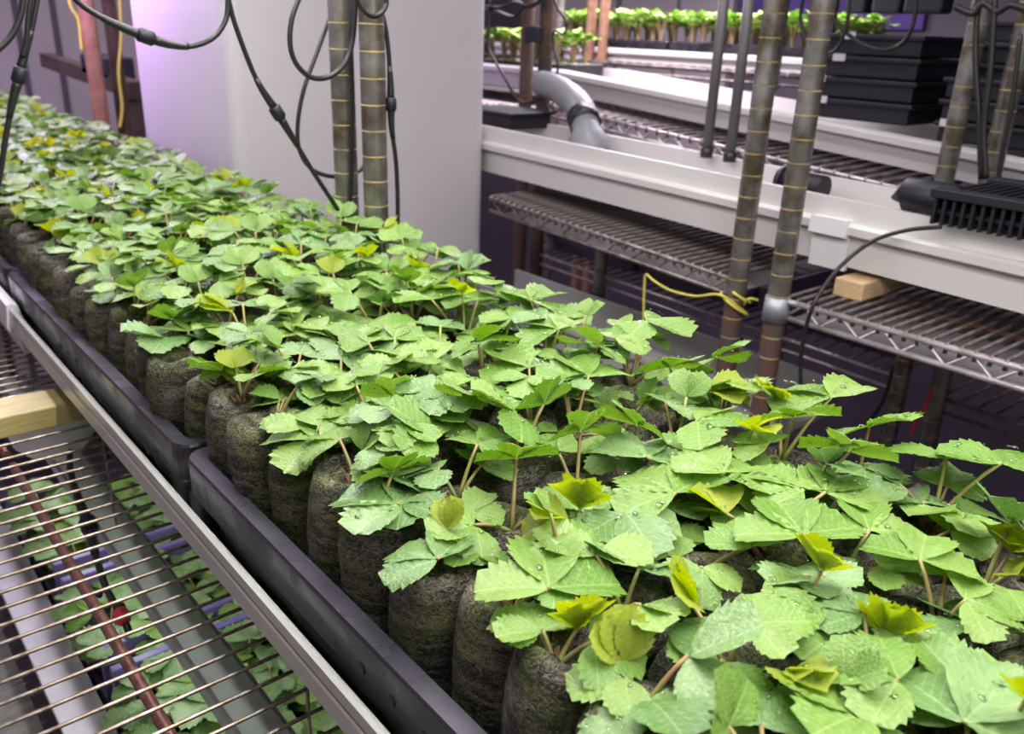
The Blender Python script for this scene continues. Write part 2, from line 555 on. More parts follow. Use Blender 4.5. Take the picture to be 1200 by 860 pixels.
def wire_shelf(root, x0, x1, y0, y1, z, wy0, wy1, wm, rm, pitch=0.09, rw=0.006, zig=True, dz=0.0, supports=(), rr=0.011, low=0.07, ends=True):
    """one wire shelf: rails, zigzag truss and every cross wire a piece of its own"""
    sh = MB().tube([(x0, y0, z), (x0, y1, z + dz)], rr, 8).build('shelf_rail', rm, root)
    for xx, zz in ((x0, z - low), (x1, z), (x1, z - low)):
        MB().tube([(xx, y0, zz), (xx, y1, zz + dz)], rr, 8).build('shelf_rail', rm, root)
    if zig:
        for xx in (x0, x1):
            pts, y, k = [], y0, 0
            while y < y1:
                pts.append((xx, y, z - (low if k % 2 else 0) + dz * (y - y0) / (y1 - y0)))
                y += 0.085
                k += 1
            MB().tube(pts, 0.0075, 6).build('shelf_truss', rm, root)
    for s in supports:
        MB().tube([(s, y0, z - 0.02), (s, y1, z - 0.02 + dz)], 0.014, 8).build('shelf_support', M_['pipe_rust'], root)
    me = None
    y = wy0
    lvl = lambda yy: z + 0.012 + dz * (yy - y0) / (y1 - y0)
    while y < wy1:
        if me is None:
            o = MB().tube([(x0 - 0.004, y, lvl(y) - 0.035), (x0 - 0.002, y, lvl(y) - 0.004), (x0 + 0.01, y, lvl(y)), (x1, y, lvl(y))], rw, 6).build('shelf_wire', wm, root)
            me, ybase, zb = o.data, y, lvl(y)
        else:
            o = bpy.data.objects.new('shelf_wire', me)
            col.objects.link(o)
            o.parent = root
            o.location = (0, (y - ybase) * S, (lvl(y) - zb) * S)
        y += pitch


PM = [M_['post'], M_['ring'], M_['rust']]
PD = [M_['post_dark'], M_['rust'], M_['rust']]
# rack under the near half of the bed
rA = thing('wire_rack', 'wire rack under the near trays, its grooved post the right one before the pillar', 'rack', (0.9, 1.4, FLOOR), 'wire racks')
post_mb(1.68, 2.795, FLOOR, ZC - 0.4).build('post', PM, rA)
post_mb(1.68, -0.2, FLOOR, 0.2).build('post', PM, rA)
wire_shelf(rA, 0.0, 1.63, -0.15, 2.86, -1.335, 0.95, 2.88, M_['wire'], M_['rail'], pitch=0.068, rw=0.0047, supports=(0.352, 0.95, 1.5))
wire_shelf(rA, 0.0, 1.63, -0.15, 2.86, -2.62, 1.6, 2.86, M_['wire_dim'], M_['wire_dim'], pitch=0.09, zig=False)
rB = thing('wire_rack', 'wire rack under the far trays, its grooved post the left one before the pillar', 'rack', (0.9, 4.8, FLOOR), 'wire racks')
post_mb(1.68, 3.015, FLOOR, ZC - 0.4, zrust=-0.9).build('post', PM, rB)
wire_shelf(rB, 0.0, 1.63, 2.95, 6.2, -1.335, 2.96, 4.6, M_['wire'], M_['rail'], pitch=0.068, rw=0.0047, supports=(0.352, 0.95, 1.5))
wire_shelf(rB, 0.0, 1.63, 2.95, 6.2, -2.62, 2.96, 5.2, M_['wire_dim'], M_['wire_dim'], zig=False)
rC2 = thing('wire_rack', 'wire shelf rack at the far dim end of the strawberry row', 'rack', (0.9, 8.1, FLOOR), 'wire racks')
wire_shelf(rC2, 0.0, 1.63, 6.5, 12.0, -1.335, 6.5, 7.0, M_['wire'], M_['rail'], pitch=0.18)
for y in (6.55, 11.9):
    post_mb(0.02, y, FLOOR, -1.2).build('post', PD, rC2)
    post_mb(1.68, y, FLOOR, -1.2).build('post', PD, rC2)

# right hand racks, first row
rC = thing('wire_rack', 'wire rack on the right with bright zigzag rail and zinc clamp on its post', 'rack', (3.7, 0.4, FLOOR), 'wire racks')
post_mb(3.075, 1.905, FLOOR, ZC - 0.4, zrust=-1.12).build('post', PM, rC)
post_mb(3.075, -1.1, FLOOR, 1.0).build('post', PM, rC)
post_mb(4.31, -1.1, FLOOR, 1.0).build('post', PM, rC)
wire_shelf(rC, 3.09, 4.27, -1.1, 1.88, -1.02, -0.2, 1.9, M_['wire_dim'], M_['rail'], pitch=0.052, rw=0.009, rr=0.013, supports=(3.5, 3.9))
MB().box(3.12, 4.25, -1.0, 1.86, -1.105, -1.098).build('shelf_liner', M_['liner'], rC)
cl = MB().tube([(3.075, 1.905, -1.11), (3.075, 1.905, -1.005)], [0.056, 0.052], 14).build('clamp', M_['clamp'], rC)
MB().tube([(3.075, 1.87, -1.02), (3.09, 1.82, -1.02)], 0.014, 8).build('clamp_stub', M_['clamp'], cl)
rD = thing('wire_rack', 'wire rack behind the pillar on the right with yellow tube tied round its post', 'rack', (3.7, 3.7, FLOOR), 'wire racks')
post_mb(3.15, 2.165, FLOOR, ZC - 0.4, zrust=-1.08).build('post', PM, rD)
post_mb(4.29, 4.1, FLOOR, -0.9).build('post', PM, rD)
wire_shelf(rD, 3.13, 4.29, 2.2, 3.92, -1.005, 2.2, 3.92, M_['wire_dim'], M_['wire_dim'], pitch=0.052, dz=0.075, rw=0.0085, supports=(3.6, 3.9))

MB().add([(x, y, -1.09 + 0.075 * (y - 2.2) / 1.9 + dz) for dz in (-0.006, 0) for y in (2.22, 3.90) for x in (3.17, 4.27)], [(0, 2, 3, 1), (4, 5, 7, 6), (0, 1, 5, 4), (2, 6, 7, 3), (0, 4, 6, 2), (1, 3, 7, 5)]).build('shelf_liner', M_['liner'], rD)

# second row
rE = thing('wire_rack', 'dark rack behind the right gutter with paired brown posts', 'rack', (5.0, 3.4, FLOOR), 'wire racks')
post_mb(4.3, 4.80, FLOOR, ZC - 0.4, 0.052).build('post', PD, rE)
post_mb(4.3, 1.865, FLOOR, ZC - 0.4).build('post', PM, rE)
wire_shelf(rE, 4.3, 5.6, 1.87, 4.85, -0.70, 1.9, 4.8, M_['wire_dim'], M_['rail'], pitch=0.09, rw=0.011, dz=0.2)
wire_shelf(rE, 4.3, 5.6, 1.87, 4.85, -1.655, 1.9, 4.8, M_['wire_dim'], M_['rail'], pitch=0.09, rw=0.008, dz=0.05, zig=False)
rF = thing('wire_rack', 'dark rack carrying the black crates at the right edge', 'rack', (5.0, 0.2, FLOOR), 'wire racks')
post_mb(4.3, 1.66, FLOOR, ZC - 0.4).build('post', PM, rF)
post_mb(4.3, -1.2, FLOOR, 1.0).build('post', PM, rF)
wire_shelf(rF, 4.3, 5.6, -1.2, 1.66, -0.91, 0.2, 1.66, M_['wire_dim'], M_['rail'], rw=0.011, dz=0.2)
wire_shelf(rF, 4.3, 5.6, -1.2, 1.66, -1.69, 0.2, 1.66, M_['wire_dim'], M_['wire_dim'], rw=0.008, zig=False)
rG = thing('wire_rack', 'rack with brown post just behind the pillar on the right', 'rack', (5.0, 6.5, FLOOR), 'wire racks')
post_mb(4.3, 5.0, FLOOR, ZC - 0.4, 0.05).build('post', [M_['rust'], M_['rust'], M_['rust']], rG)
wire_shelf(rG, 4.3, 5.6, 5.0, 8.1, -0.56, 5.0, 7.6, M_['wire_dim'], M_['rail'], rw=0.011)
# third row
rH = thing('wire_rack', 'far rack of salmon coloured posts holding the bright seedling row', 'rack', (6.6, 5.0, FLOOR), 'wire racks')
for px in (692, 707):
    p = at(px, 40, x=5.93)
    post_mb(p.x, p.y, FLOOR, ZC - 0.4).build('post', [M_['copper']] * 3, rH)
p = at(655, 30, x=5.93)
post_mb(p.x, p.y, FLOOR, ZC - 0.4).build('post', PM, rH)
post_mb(5.93, 3.6, FLOOR, ZC - 0.4).build('post', PM, rH)
wire_shelf(rH, 5.9, 7.2, 3.4, 7.6, -0.26, 3.5, 7.5, M_['wire_dim'], M_['wire_dim'], pitch=0.12, rw=0.01, zig=False)


# ------------------------------------------------------------------ gutters
def gutter_prof(x0, x1, zb, zt, zl, t=0.03, lip=0.045):
    """U channel with a rolled outer lip on its near wall"""
    return [(x0, zb), (x1, zb), (x1, zt), (x1 - t, zt), (x1 - t, zb + t), (x0 + t, zb + t), (x0 + t, zt), (x0, zt),
            (x0 - 0.004, zl + 0.02), (x0 - lip + 0.012, zl + 0.022), (x0 - lip, zl + 0.01), (x0 - lip, zl - 0.022), (x0 - lip + 0.012, zl - 0.028), (x0, zl - 0.03)]


def gutter(name, label, prof, y0, y1, m_, dz=0.0, group='white planting gutters'):
    r = thing(name, label, 'gutter', (sum(p[0] for p in prof) / len(prof), (y0 + y1) / 2, min(p[1] for p in prof)), group)
    MB().prism(prof, y0, y1, dz=dz).build('channel', m_, r)
    return r


# bed gutter: channel with a slanted two-step lip seen from above
lp = [(0.60, -1.27), (1.64, -1.27), (1.64, -1.10), (1.615, -1.10), (1.615, -1.245), (0.635, -1.245), (0.635, -1.23), (0.615, -1.225), (0.585, -1.15),
      (0.572, -1.098), (0.562, -1.092), (0.554, -1.096), (0.551, -1.118), (0.555, -1.126), (0.549, -1.132), (0.544, -1.165), (0.55, -1.176), (0.566, -1.165), (0.585, -1.2), (0.60, -1.235)]
g0 = gutter('planting_gutter', 'long grey-white gutter lip running below the near black trays', lp, -0.6, 3.95, M_['gutter_left'])
g1 = gutter('planting_gutter', 'grey-white gutter below the far trays, joined by a thicker sleeve', lp, 3.955, 12.0, M_['gutter_left'])
sleeve = [(0.61, -1.29), (0.60, -1.15), (0.585, -1.085), (0.562, -1.076), (0.546, -1.082), (0.541, -1.12), (0.534, -1.168), (0.54, -1.19), (0.57, -1.2), (0.58, -1.29)]
MB().prism(sleeve, 3.72, 4.22).build('joint_sleeve', M_['clip'], g1)
gR = thing('planting_gutter', 'long empty white gutter along the right rack, lamp lying across it', 'gutter', (3.65, 1.8, -0.96), 'white planting gutters')
MB().prism(gutter_prof(3.395, 3.90, -0.96, -0.685, -0.793), -0.9, 4.8, dz=0.125).build('channel', M_['gutter'], gR)
y0c = 1.90
zc = -0.96 + 0.125 * (y0c + 0.9) / 5.7
MB().prism([(3.40, zc - 0.02), (3.40, zc + 0.195), (3.335, zc + 0.2), (3.33, zc + 0.13), (3.37, zc + 0.12), (3.375, zc - 0.02)], y0c - 0.1, y0c + 0.07).build('joint_clip', M_['clip'], gR)
g2 = gutter('planting_gutter', 'white gutter behind the right one, lit lilac, under the crates', gutter_prof(4.62, 5.3, -0.77, -0.606, -0.63, 0.03, 0.06), 0.2, 4.95, M_['gutter'], dz=0.33)
g2b = gutter('planting_gutter', 'white gutter piece behind the dark post, under the small seedling tray', gutter_prof(4.62, 5.3, -0.44, -0.275, -0.30, 0.03, 0.06), 4.97, 8.0, M_['gutter'])
g3 = gutter('planting_gutter', 'farthest white gutter, carrying the long row of seedlings', gutter_prof(6.0, 7.0, -0.245, -0.14, -0.155, 0.03, 0.04), 3.4, 7.5, M_['gutter'])


# ------------------------------------------------------------------ seed trays
def tray_mb(x0, x1, y0, y1, zt, skirt, depth, rim=0.043, rad=0.05):
    """open tray: rounded flat rim, outer skirt, inner walls and floor, and the body wall set back below the skirt"""
    def loop(ins, z, r):
        pts = []
        xa, xb, ya, yb = x0 + ins, x1 - ins, y0 + ins, y1 - ins
        for cx, cy, a0 in ((xb - r, yb - r, 0), (xa + r, yb - r, 90), (xa + r, ya + r, 180), (xb - r, ya + r, 270)):
            for k in range(5):
                a = math.radians(a0 + k * 22.5)
                pts.append((cx + r * math.cos(a), cy + r * math.sin(a), z))
        return pts
    rings = [loop(0.045, zt - depth, 0.03), loop(0.04, zt - skirt + 0.01, 0.03), loop(0.006, zt - skirt, rad), loop(0.0, zt - skirt + 0.002, rad), loop(0.0, zt - 0.006, rad), loop(0.004, zt, rad), loop(rim, zt - 0.004, 0.03), loop(rim + 0.012, zt - depth + 0.02, 0.025)]
    mb = MB()
    n = len(rings[0])
    for r_ in rings:
        mb.v += r_
    for i in range(len(rings) - 1):
        for j in range(n):
            mb.f.append([i * n + j, i * n + (j + 1) % n, (i + 1) * n + (j + 1) % n, (i + 1) * n + j])
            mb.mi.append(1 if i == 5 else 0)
            mb.sm.append(False)
    o = (len(rings) - 1) * n
    mb.f.append([o + j for j in range(n)])
    mb.f.append([j for j in reversed(range(n))])
    mb.mi += [0, 0]
    mb.sm += [False, False]
    return mb


TRAYS = [(-0.06, 1.957), (1.977, 3.955), (3.985, 5.965), (5.99, 7.97), (7.99, 9.97), (9.99, 11.95)]
TLAB = ['black plastic tray nearest the camera, full of strawberry plugs', 'second black tray, its rounded corner behind the nearest one', 'third black tray, rim lit lilac near left edge',
        'fourth black tray under dim lilac plants', 'fifth black tray of strawberry plants, back left', 'sixth black tray at the far end of the bed']
for i, (ya, yb) in enumerate(TRAYS):
    t = thing('seed_tray', TLAB[i], 'tray', (1.11, (ya + yb) / 2, -1.235), 'black trays of the strawberry bed')
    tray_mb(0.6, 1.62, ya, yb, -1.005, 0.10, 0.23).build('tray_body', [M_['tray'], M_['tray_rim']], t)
    for yy in (ya, yb):          # corner feet that run down below the skirt
        yc = yy + (0.05 if yy == ya else -0.05)
        MB().box(0.603, 0.66, yc - 0.047, yc + 0.047, -1.2, -1.1, ch=0.015).build('corner_foot', M_['tray'], t)
    if i < 2:
        for k in range(3):
            y = ya + 0.95 + 0.1 * k
            MB().tube([(0.597, y, -1.075), (0.602, y, -1.075)], 0.012, 10).build('drain_hole', M_['rubber'], t)


# ------------------------------------------------------------------ strawberry plants
def halfw(t):
    if t < 0.6:
        return 0.455 * math.sin(PI / 2 * (t + 0.02) / 0.62) ** 0.92
    return 0.455 * max(0.0, 1 - ((t - 0.6) / 0.425) ** 2.5) ** 0.5


def leaflet_mesh(name, asym=0.0, fold=0.22, curl=0.15, cup=0.0, wob=0.03, seed=0, N=14):
    r = random.Random(seed)
    vs, fs = [], []
    rows = []
    ph = r.uniform(0, 6)

    def zz(x, y):
        return fold * abs(x) ** 1.1 - curl * y * y + cup * (x * x) * 2.0 + wob * math.sin(4 * y + ph + (2.5 if x > 0 else 0)) * (0.3 + abs(x) * 2)
    for i in range(N + 1):
        t = i / N
        row = []
        for s in (-1, 1):
            wd = halfw(t) * (1 + asym * s)
            tooth = i % 2 == 1
            a_ = min(1.0, max(0.0, (t - 0.12) * 3.5))
            f = 1 + (0.065 if tooth else -0.075) * a_
            fw = (0.06 if tooth else -0.015) * a_
            if i == N:
                wd, fw = 0.04, -0.01
            xm, ym = s * wd * f, t * 0.97 + fw * min(1, 3 * t)
            xh, yh = s * wd * 0.52, t * 0.97 + 0.015
            pl_ = 0.022 * (1 if tooth else -1)
            row.append(((xh, yh, zz(xh, yh) + pl_ * 0.9), (xm, ym, zz(xm, ym) + pl_ * 0.2 - 0.02 * r.random())))
        ymid = t * 0.985
        rows.append((row[0][1], row[0][0], (0, ymid, zz(0, ymid) - 0.012), row[1][0], row[1][1]))
    for row in rows:
        vs += row
    for i in range(N):
        for j in range(4):
            a = i * 5 + j
            fs.append((a, a + 1, a + 6, a + 5))
    me = bpy.data.meshes.new(name)
    me.from_pydata(vs, [], fs)
    me.polygons.foreach_set('use_smooth', [True] * len(fs))
    me.update()
    return me


def with_mat(me, m_):
    me.materials.clear()
    me.materials.append(m_)
    return me


LEAFLETS = {}
for key in ('leaf', 'leaf_blue', 'leaf_young'):
    c_, l_, r_ = [], [], []
    for k in range(5):
        fold = (0.30, 0.16, 0.42, 0.05, 0.24)[k] + (0.25 if key == 'leaf_young' else 0)
        curl = (0.10, 0.22, 0.05, 0.28, 0.16)[k]
        wb = (0.025, 0.04, 0.02, 0.05, 0.035)[k]
        c_.append(with_mat(leaflet_mesh('leaflet', 0.0, fold, curl, 0, wb, 10 + k), M_[key]))
        l_.append(with_mat(leaflet_mesh('leaflet', 0.12, fold * 0.8, curl, 0, wb, 20 + k), M_[key]))
        r_.append(with_mat(leaflet_mesh('leaflet', -0.12, fold * 0.8, curl, 0, wb, 30 + k), M_[key]))
    LEAFLETS[key] = (c_, l_, r_)


def drops_mesh(seed):
    r = random.Random(seed)
    mb_v, mb_f = [], []
    for k in range(r.randint(7, 13)):
        t = r.uniform(0.15, 0.9)
        x = r.uniform(-0.8, 0.8) * halfw(t)
        rad = r.choice((0.016, 0.02, 0.025, 0.03, 0.045, 0.06))
        z = 0.22 * abs(x) ** 1.1 - 0.16 * t * t + 0.012
        o = len(mb_v)
        for a in range(4):
            el = a / 4 * PI / 2
            for j in range(8):
                an = 2 * PI * j / 8
                mb_v.append((x + rad * math.cos(el) * math.cos(an), t * 0.97 + rad * math.cos(el) * math.sin(an), z + rad * 0.62 * math.sin(el) - 0.006))
        mb_v.append((x, t * 0.97, z + rad * 0.62 - 0.006))
        for a in range(3):
            for j in range(8):
                mb_f.append((o + a * 8 + j, o + a * 8 + (j + 1) % 8, o + (a + 1) * 8 + (j + 1) % 8, o + (a + 1) * 8 + j))
        for j in range(8):
            mb_f.append((o + 24 + j, o + 24 + (j + 1) % 8, o + 32))
    me = bpy.data.meshes.new('water_drops')
    me.from_pydata(mb_v, [], mb_f)
    me.polygons.foreach_set('use_smooth', [True] * len(mb_f))
    me.materials.append(M_['drop'])
    me.update()
    return me


DROPS = [drops_mesh(50 + k) for k in range(6)]


def plug_mesh(seed):
    """peat plug in a fibre net: barrel with bulges, rounded shoulder and a dark dimple on top (metres)"""
    r = random.Random(seed)
    prof = [(0.86, -0.007), (0.97, 0.012), (1.0, 0.03), (1.01, 0.048), (0.985, 0.064), (0.94, 0.077), (0.83, 0.085), (0.60, 0.087), (0.38, 0.084), (0.22, 0.079)]
    n = 28
    R = 0.0235
    vs, fs = [], []
    off = Vector((seed * 3.1, seed * 1.7, 0))
    for a, (q, z) in enumerate(prof):
        for j in range(n):
            an = 2 * PI * j / n
            d = Vector((math.cos(an), math.sin(an), z * 26))
            k = 1 + 0.07 * noise.noise(d * 1.3 + off) + 0.035 * noise.noise(d * 3.5 + off) + 0.018 * math.sin(z * 620 + 2 * noise.noise(d + off))
            vs.append((R * q * k * d.x, R * q * k * d.y, z + 0.004 * noise.noise(d * 1.1 + off) * (z / 0.087)))
    for a in range(len(prof) - 1):
        for j in range(n):
            fs.append((a * n + j, a * n + (j + 1) % n, (a + 1) * n + (j + 1) % n, (a + 1) * n + j))
    o = (len(prof) - 1) * n
    fs.append(tuple(o + j for j in range(n)))
    me = bpy.data.meshes.new('plug')
    me.from_pydata(vs, [], fs)
    me.polygons.foreach_set('use_smooth', [True] * len(fs))
    me.materials.append(M_['plug'])
    me.update()
    return me


PLUGS = [plug_mesh(k) for k in range(6)]
PLUG_H = 0.087


def crown_mesh(seed):
    r = random.Random(seed)
    mb = MB()
    for k in range(7):
        a = r.uniform(0, 2 * PI)
        l = r.uniform(0.006, 0.016)
        d = Vector((math.cos(a), math.sin(a), r.uniform(0.6, 2.2))).normalized()
        p0 = Vector((math.cos(a) * 0.002, math.sin(a) * 0.002, -0.006))
        mb.tube([p0, p0 + d * l * 0.6, p0 + d * l + Vector((0, 0, 0.002))], [0.0026, 0.0022, 0.0005], 6)
    me = bpy.data.meshes.new('crown')
    me.from_pydata([tuple(q) for q in mb.v], [], mb.f)
    me.polygons.foreach_set('use_smooth', [True] * len(mb.f))
    me.materials.append(M_['crown'])
    me.update()
    return me


CROWNS = [crown_mesh(k) for k in range(4)]


def obj(name, me, parent, loc=(0, 0, 0), rot=None, sc=1.0):
    o = bpy.data.objects.new(name, me)
    col.objects.link(o)
    o.parent = parent
    o.location = loc
    if rot is not None:
        o.rotation_euler = rot
    if sc != 1.0:
        o.scale = (sc, sc, sc)
    return o


def petiole_mesh(p0, p1, r=0.0011):
    p0, p1 = Vector(p0), Vector(p1)
    mid = p0 * 0.45 + p1 * 0.55 + Vector((0, 0, 0.18 * (p1 - p0).length)) - (p1 - p0) * 0.12
    mid.x, mid.y = p0.x * 0.55 + p1.x * 0.45, p0.y * 0.55 + p1.y * 0.45
    pts = [p0 * (1 - t) ** 2 + mid * 2 * t * (1 - t) + p1 * t * t for t in (0, 0.25, 0.5, 0.75, 1.0)]
    mb = MB().tube(pts, [r * 1.25, r * 1.1, r, r * 0.9, r * 0.8], 6)
    me = bpy.data.meshes.new('leaf_stalk')
    me.from_pydata([tuple(q) for q in mb.v], [], mb.f)
    me.polygons.foreach_set('use_smooth', [True] * len(mb.f))
    me.materials.append(M_['petiole'])
    me.update()
    return me


def basis(fwd, up):
    """matrix whose local y points along fwd and z as near to up as it can"""
    y = Vector(fwd).normalized()
    x = y.cross(Vector(up)).normalized()
    z = x.cross(y)
    return Matrix((x, y, z)).transposed()


def add_leaf(root, crown, hub, az, size, key, r, pitch=0.0, tilt=0.0, spread=None, near=True, close=0.0):
    """one three-part strawberry leaf: stalk from crown to hub with three leaflets (coordinates in metres, in the plant's frame)"""
    lf = obj('leaf', petiole_mesh(crown, hub), root)
    C_, L_, R_ = LEAFLETS[key]
    spread = spread if spread is not None else r.uniform(62, 84)
    fw = Vector((math.cos(az), math.sin(az), 0))
    sd = Vector((-math.sin(az), math.cos(az), 0))
    up0 = (Vector((0, 0, 1)) + fw * -math.sin(pitch) + sd * tilt).normalized()
    for which, a, meshes in ((0, 0, C_), (1, 1, L_), (2, -1, R_)):
        an = az + a * math.radians(spread) + r.uniform(-0.1, 0.1)
        d = Vector((math.cos(an), math.sin(an), 0))
        d = d - up0 * d.dot(up0) if which == 0 else d
        lift = math.sin(pitch) if which == 0 else math.sin(pitch) * 0.35 + close
        d = Vector((math.cos(an), math.sin(an), lift + r.uniform(-0.08, 0.08) - (tilt * a if which else 0)))
        up = up0 + Vector((r.uniform(-0.12, 0.12), r.uniform(-0.12, 0.12), 0)) - (d * (0.3 * close))
        mtx = basis(d, up)
        s = size * (1.0 if which == 0 else r.uniform(0.86, 0.96))
        k = r.randrange(5)
        me = meshes[k]
        o = bpy.data.objects.new('leaflet', me)
        col.objects.link(o)
        o.parent = lf
        mloc = Matrix.Translation(Vector(hub) + d.normalized() * 0.0006) @ mtx.to_4x4() @ Matrix.Scale(s, 4)
        o.matrix_local = mloc
        if near and r.random() < 0.5:
            w_ = bpy.data.objects.new('water_drops', DROPS[r.randrange(6)])
            w_['kind'] = 'stuff'
            col.objects.link(w_)
            w_.parent = lf
            w_.matrix_local = mloc
    return lf


ORD = ['', 'first', 'second', 'third', 'fourth', 'fifth', 'sixth', 'seventh', 'eighth', 'ninth', 'tenth', 'eleventh', 'twelfth']
COLX = [0.735 + 0.163 * k for k in range(6)]
HERO = {}
TNAME = ['nearest tray', 'second tray', 'third tray', 'fourth tray', 'fifth tray', 'sixth tray']
plants = {}
count = 0
for ti, (ya, yb) in enumerate(TRAYS):
    for k in range(12):
        y = (yb - 0.085 - 0.1655 * k) if ti == 0 else (ya + 0.085 + 0.1655 * k)
        if y < 0.18 or y > 10.4:
            continue
        for c in range(6):
            x = COLX[c]
            if x < 0.30 + (y - 3.2) * 0.19:      # beyond the left edge of what can be seen
                continue
            pass
            r = random.Random(1000 * ti + 37 * k + c)
            edge = c == 0
            px_, py_ = x + r.uniform(-0.012, 0.012), y + r.uniform(-0.02, 0.02)
            zb = -1.187 + r.uniform(-0.012, 0.012)
            end = 'from its far end' if ti == 0 else 'from its near end'
            root = thing('strawberry_plant', 'strawberry plant, %s, %s column from left, %s row %s' % (TNAME[ti], ORD[c + 1], ORD[k + 1], end),
                         'plant', (px_, py_, zb), 'strawberry plants in the black trays')
            lean = (r.uniform(-0.09, 0.09), r.uniform(-0.1, 0.1), r.uniform(0, 6.28))
            pg = obj('plug', PLUGS[r.randrange(6)], root, (0, 0, 0), lean, r.uniform(1.03, 1.11))
            ch = Vector((r.uniform(-0.004, 0.006), r.uniform(-0.004, 0.004), PLUG_H + 0.001))
            near = y < 4.2
            obj('crown', CROWNS[r.randrange(4)], root, ch, (0, 0, r.uniform(0, 6)), 0.75)
            plants[(ti, k, c)] = (root, ch)
            hero = y < (2.3 if c < 3 else 1.95)
            nl = (r.choice((1, 2, 2)) if y < 1.25 else r.choice((3, 4, 4))) if hero else r.choice((4, 4, 5, 5)) if not edge or hero else r.choice((3, 4, 4))
            a0 = r.uniform(0, 6.28)
            for q in range(nl):
                az = a0 + q * 2.4 + r.uniform(-0.35, 0.35)
                inner = q == nl - 1 and (not hero or r.random() < 0.35)
                key = 'leaf_young' if (inner and r.random() < (0.5 if y < 2.3 else 0.32)) else r.choice(('leaf', 'leaf', 'leaf', 'leaf_blue'))
                if y > 5.2 and key == 'leaf':
                    key = r.choice(('leaf', 'leaf_blue'))
                hr = r.uniform(0.004, 0.012) if inner else r.uniform(0.008, 0.024)
                hz = r.uniform(0.032, 0.050) if not inner else r.uniform(0.026, 0.05)
                hz *= (0.52, 0.74, 0.9, 1.0, 1.02, 1.08)[c]
                if edge:
                    if math.cos(az) < -0.2:
                        az = PI - az
                    hr *= 0.8
                if q == 0:
                    hz *= 0.55
                    hr *= 1.3
                if hero and not inner:
                    hz = r.uniform(0.008, 0.022) * (0.8 if edge else 1.1) if y < 1.25 else r.uniform(0.012, 0.036) * (0.7 if edge else 1.1)
                hub = ch + Vector((math.cos(az) * hr, math.sin(az) * hr, hz))
                if inner:
                    add_leaf(root, ch, hub, az, r.uniform(0.015, 0.023), key, r, pitch=r.uniform(0.5, 1.2), close=r.uniform(0.5, 1.1), near=near and r.random() < 0.3)
                else:
                    add_leaf(root, ch, hub, az, r.uniform(0.019, 0.026) if hero else r.uniform(0.023, 0.032), key, r, pitch=r.uniform(-0.12, 0.35), tilt=r.uniform(-0.18, 0.18), near=near)
            count += 1
print('plants', count)


def add_leaf3(root, crown, hub, d0, size, key, r, spread=72, flat=0.5, fold=0.0, near=True):
    """a leaf whose middle leaflet points along d0; the side leaflets turn away by the spread and lie flatter"""
    lf = obj('leaf', petiole_mesh(crown, hub), root)
    z = Vector((0, 0, 1))
    d0 = d0.normalized()
    n = (z - d0 * z.dot(d0) * 0.9)
    n.normalize()
    spread = min(spread, 95)
    for which, a, meshes in ((0, 0, LEAFLETS[key][0]), (1, 1, LEAFLETS[key][1]), (2, -1, LEAFLETS[key][2])):
        d = Matrix.Rotation(math.radians(spread * a + r.uniform(-6, 6)), 3, n) @ d0 if a else d0.copy()
        if a:
            d.z = d.z * flat + r.uniform(-0.12, 0.1) + fold
        up = n + Vector((r.uniform(-0.1, 0.1), r.uniform(-0.1, 0.1), 0)) - d * 0.2 * fold
        sz = size * (1.0 if not a else r.uniform(0.86, 0.97))
        ml = Matrix.Translation(Vector(hub) + d.normalized() * 0.0006) @ basis(d, up).to_4x4() @ Matrix.Scale(sz, 4)
        o = bpy.data.objects.new('leaflet', meshes[r.randrange(5)])
        col.objects.link(o)
        o.parent = lf
        o.matrix_local = ml
        if near and r.random() < 0.6:
            w_ = bpy.data.objects.new('water_drops', DROPS[r.randrange(6)])
            w_['kind'] = 'stuff'
            col.objects.link(w_)
            w_.parent = lf
            w_.matrix_local = ml
    return lf


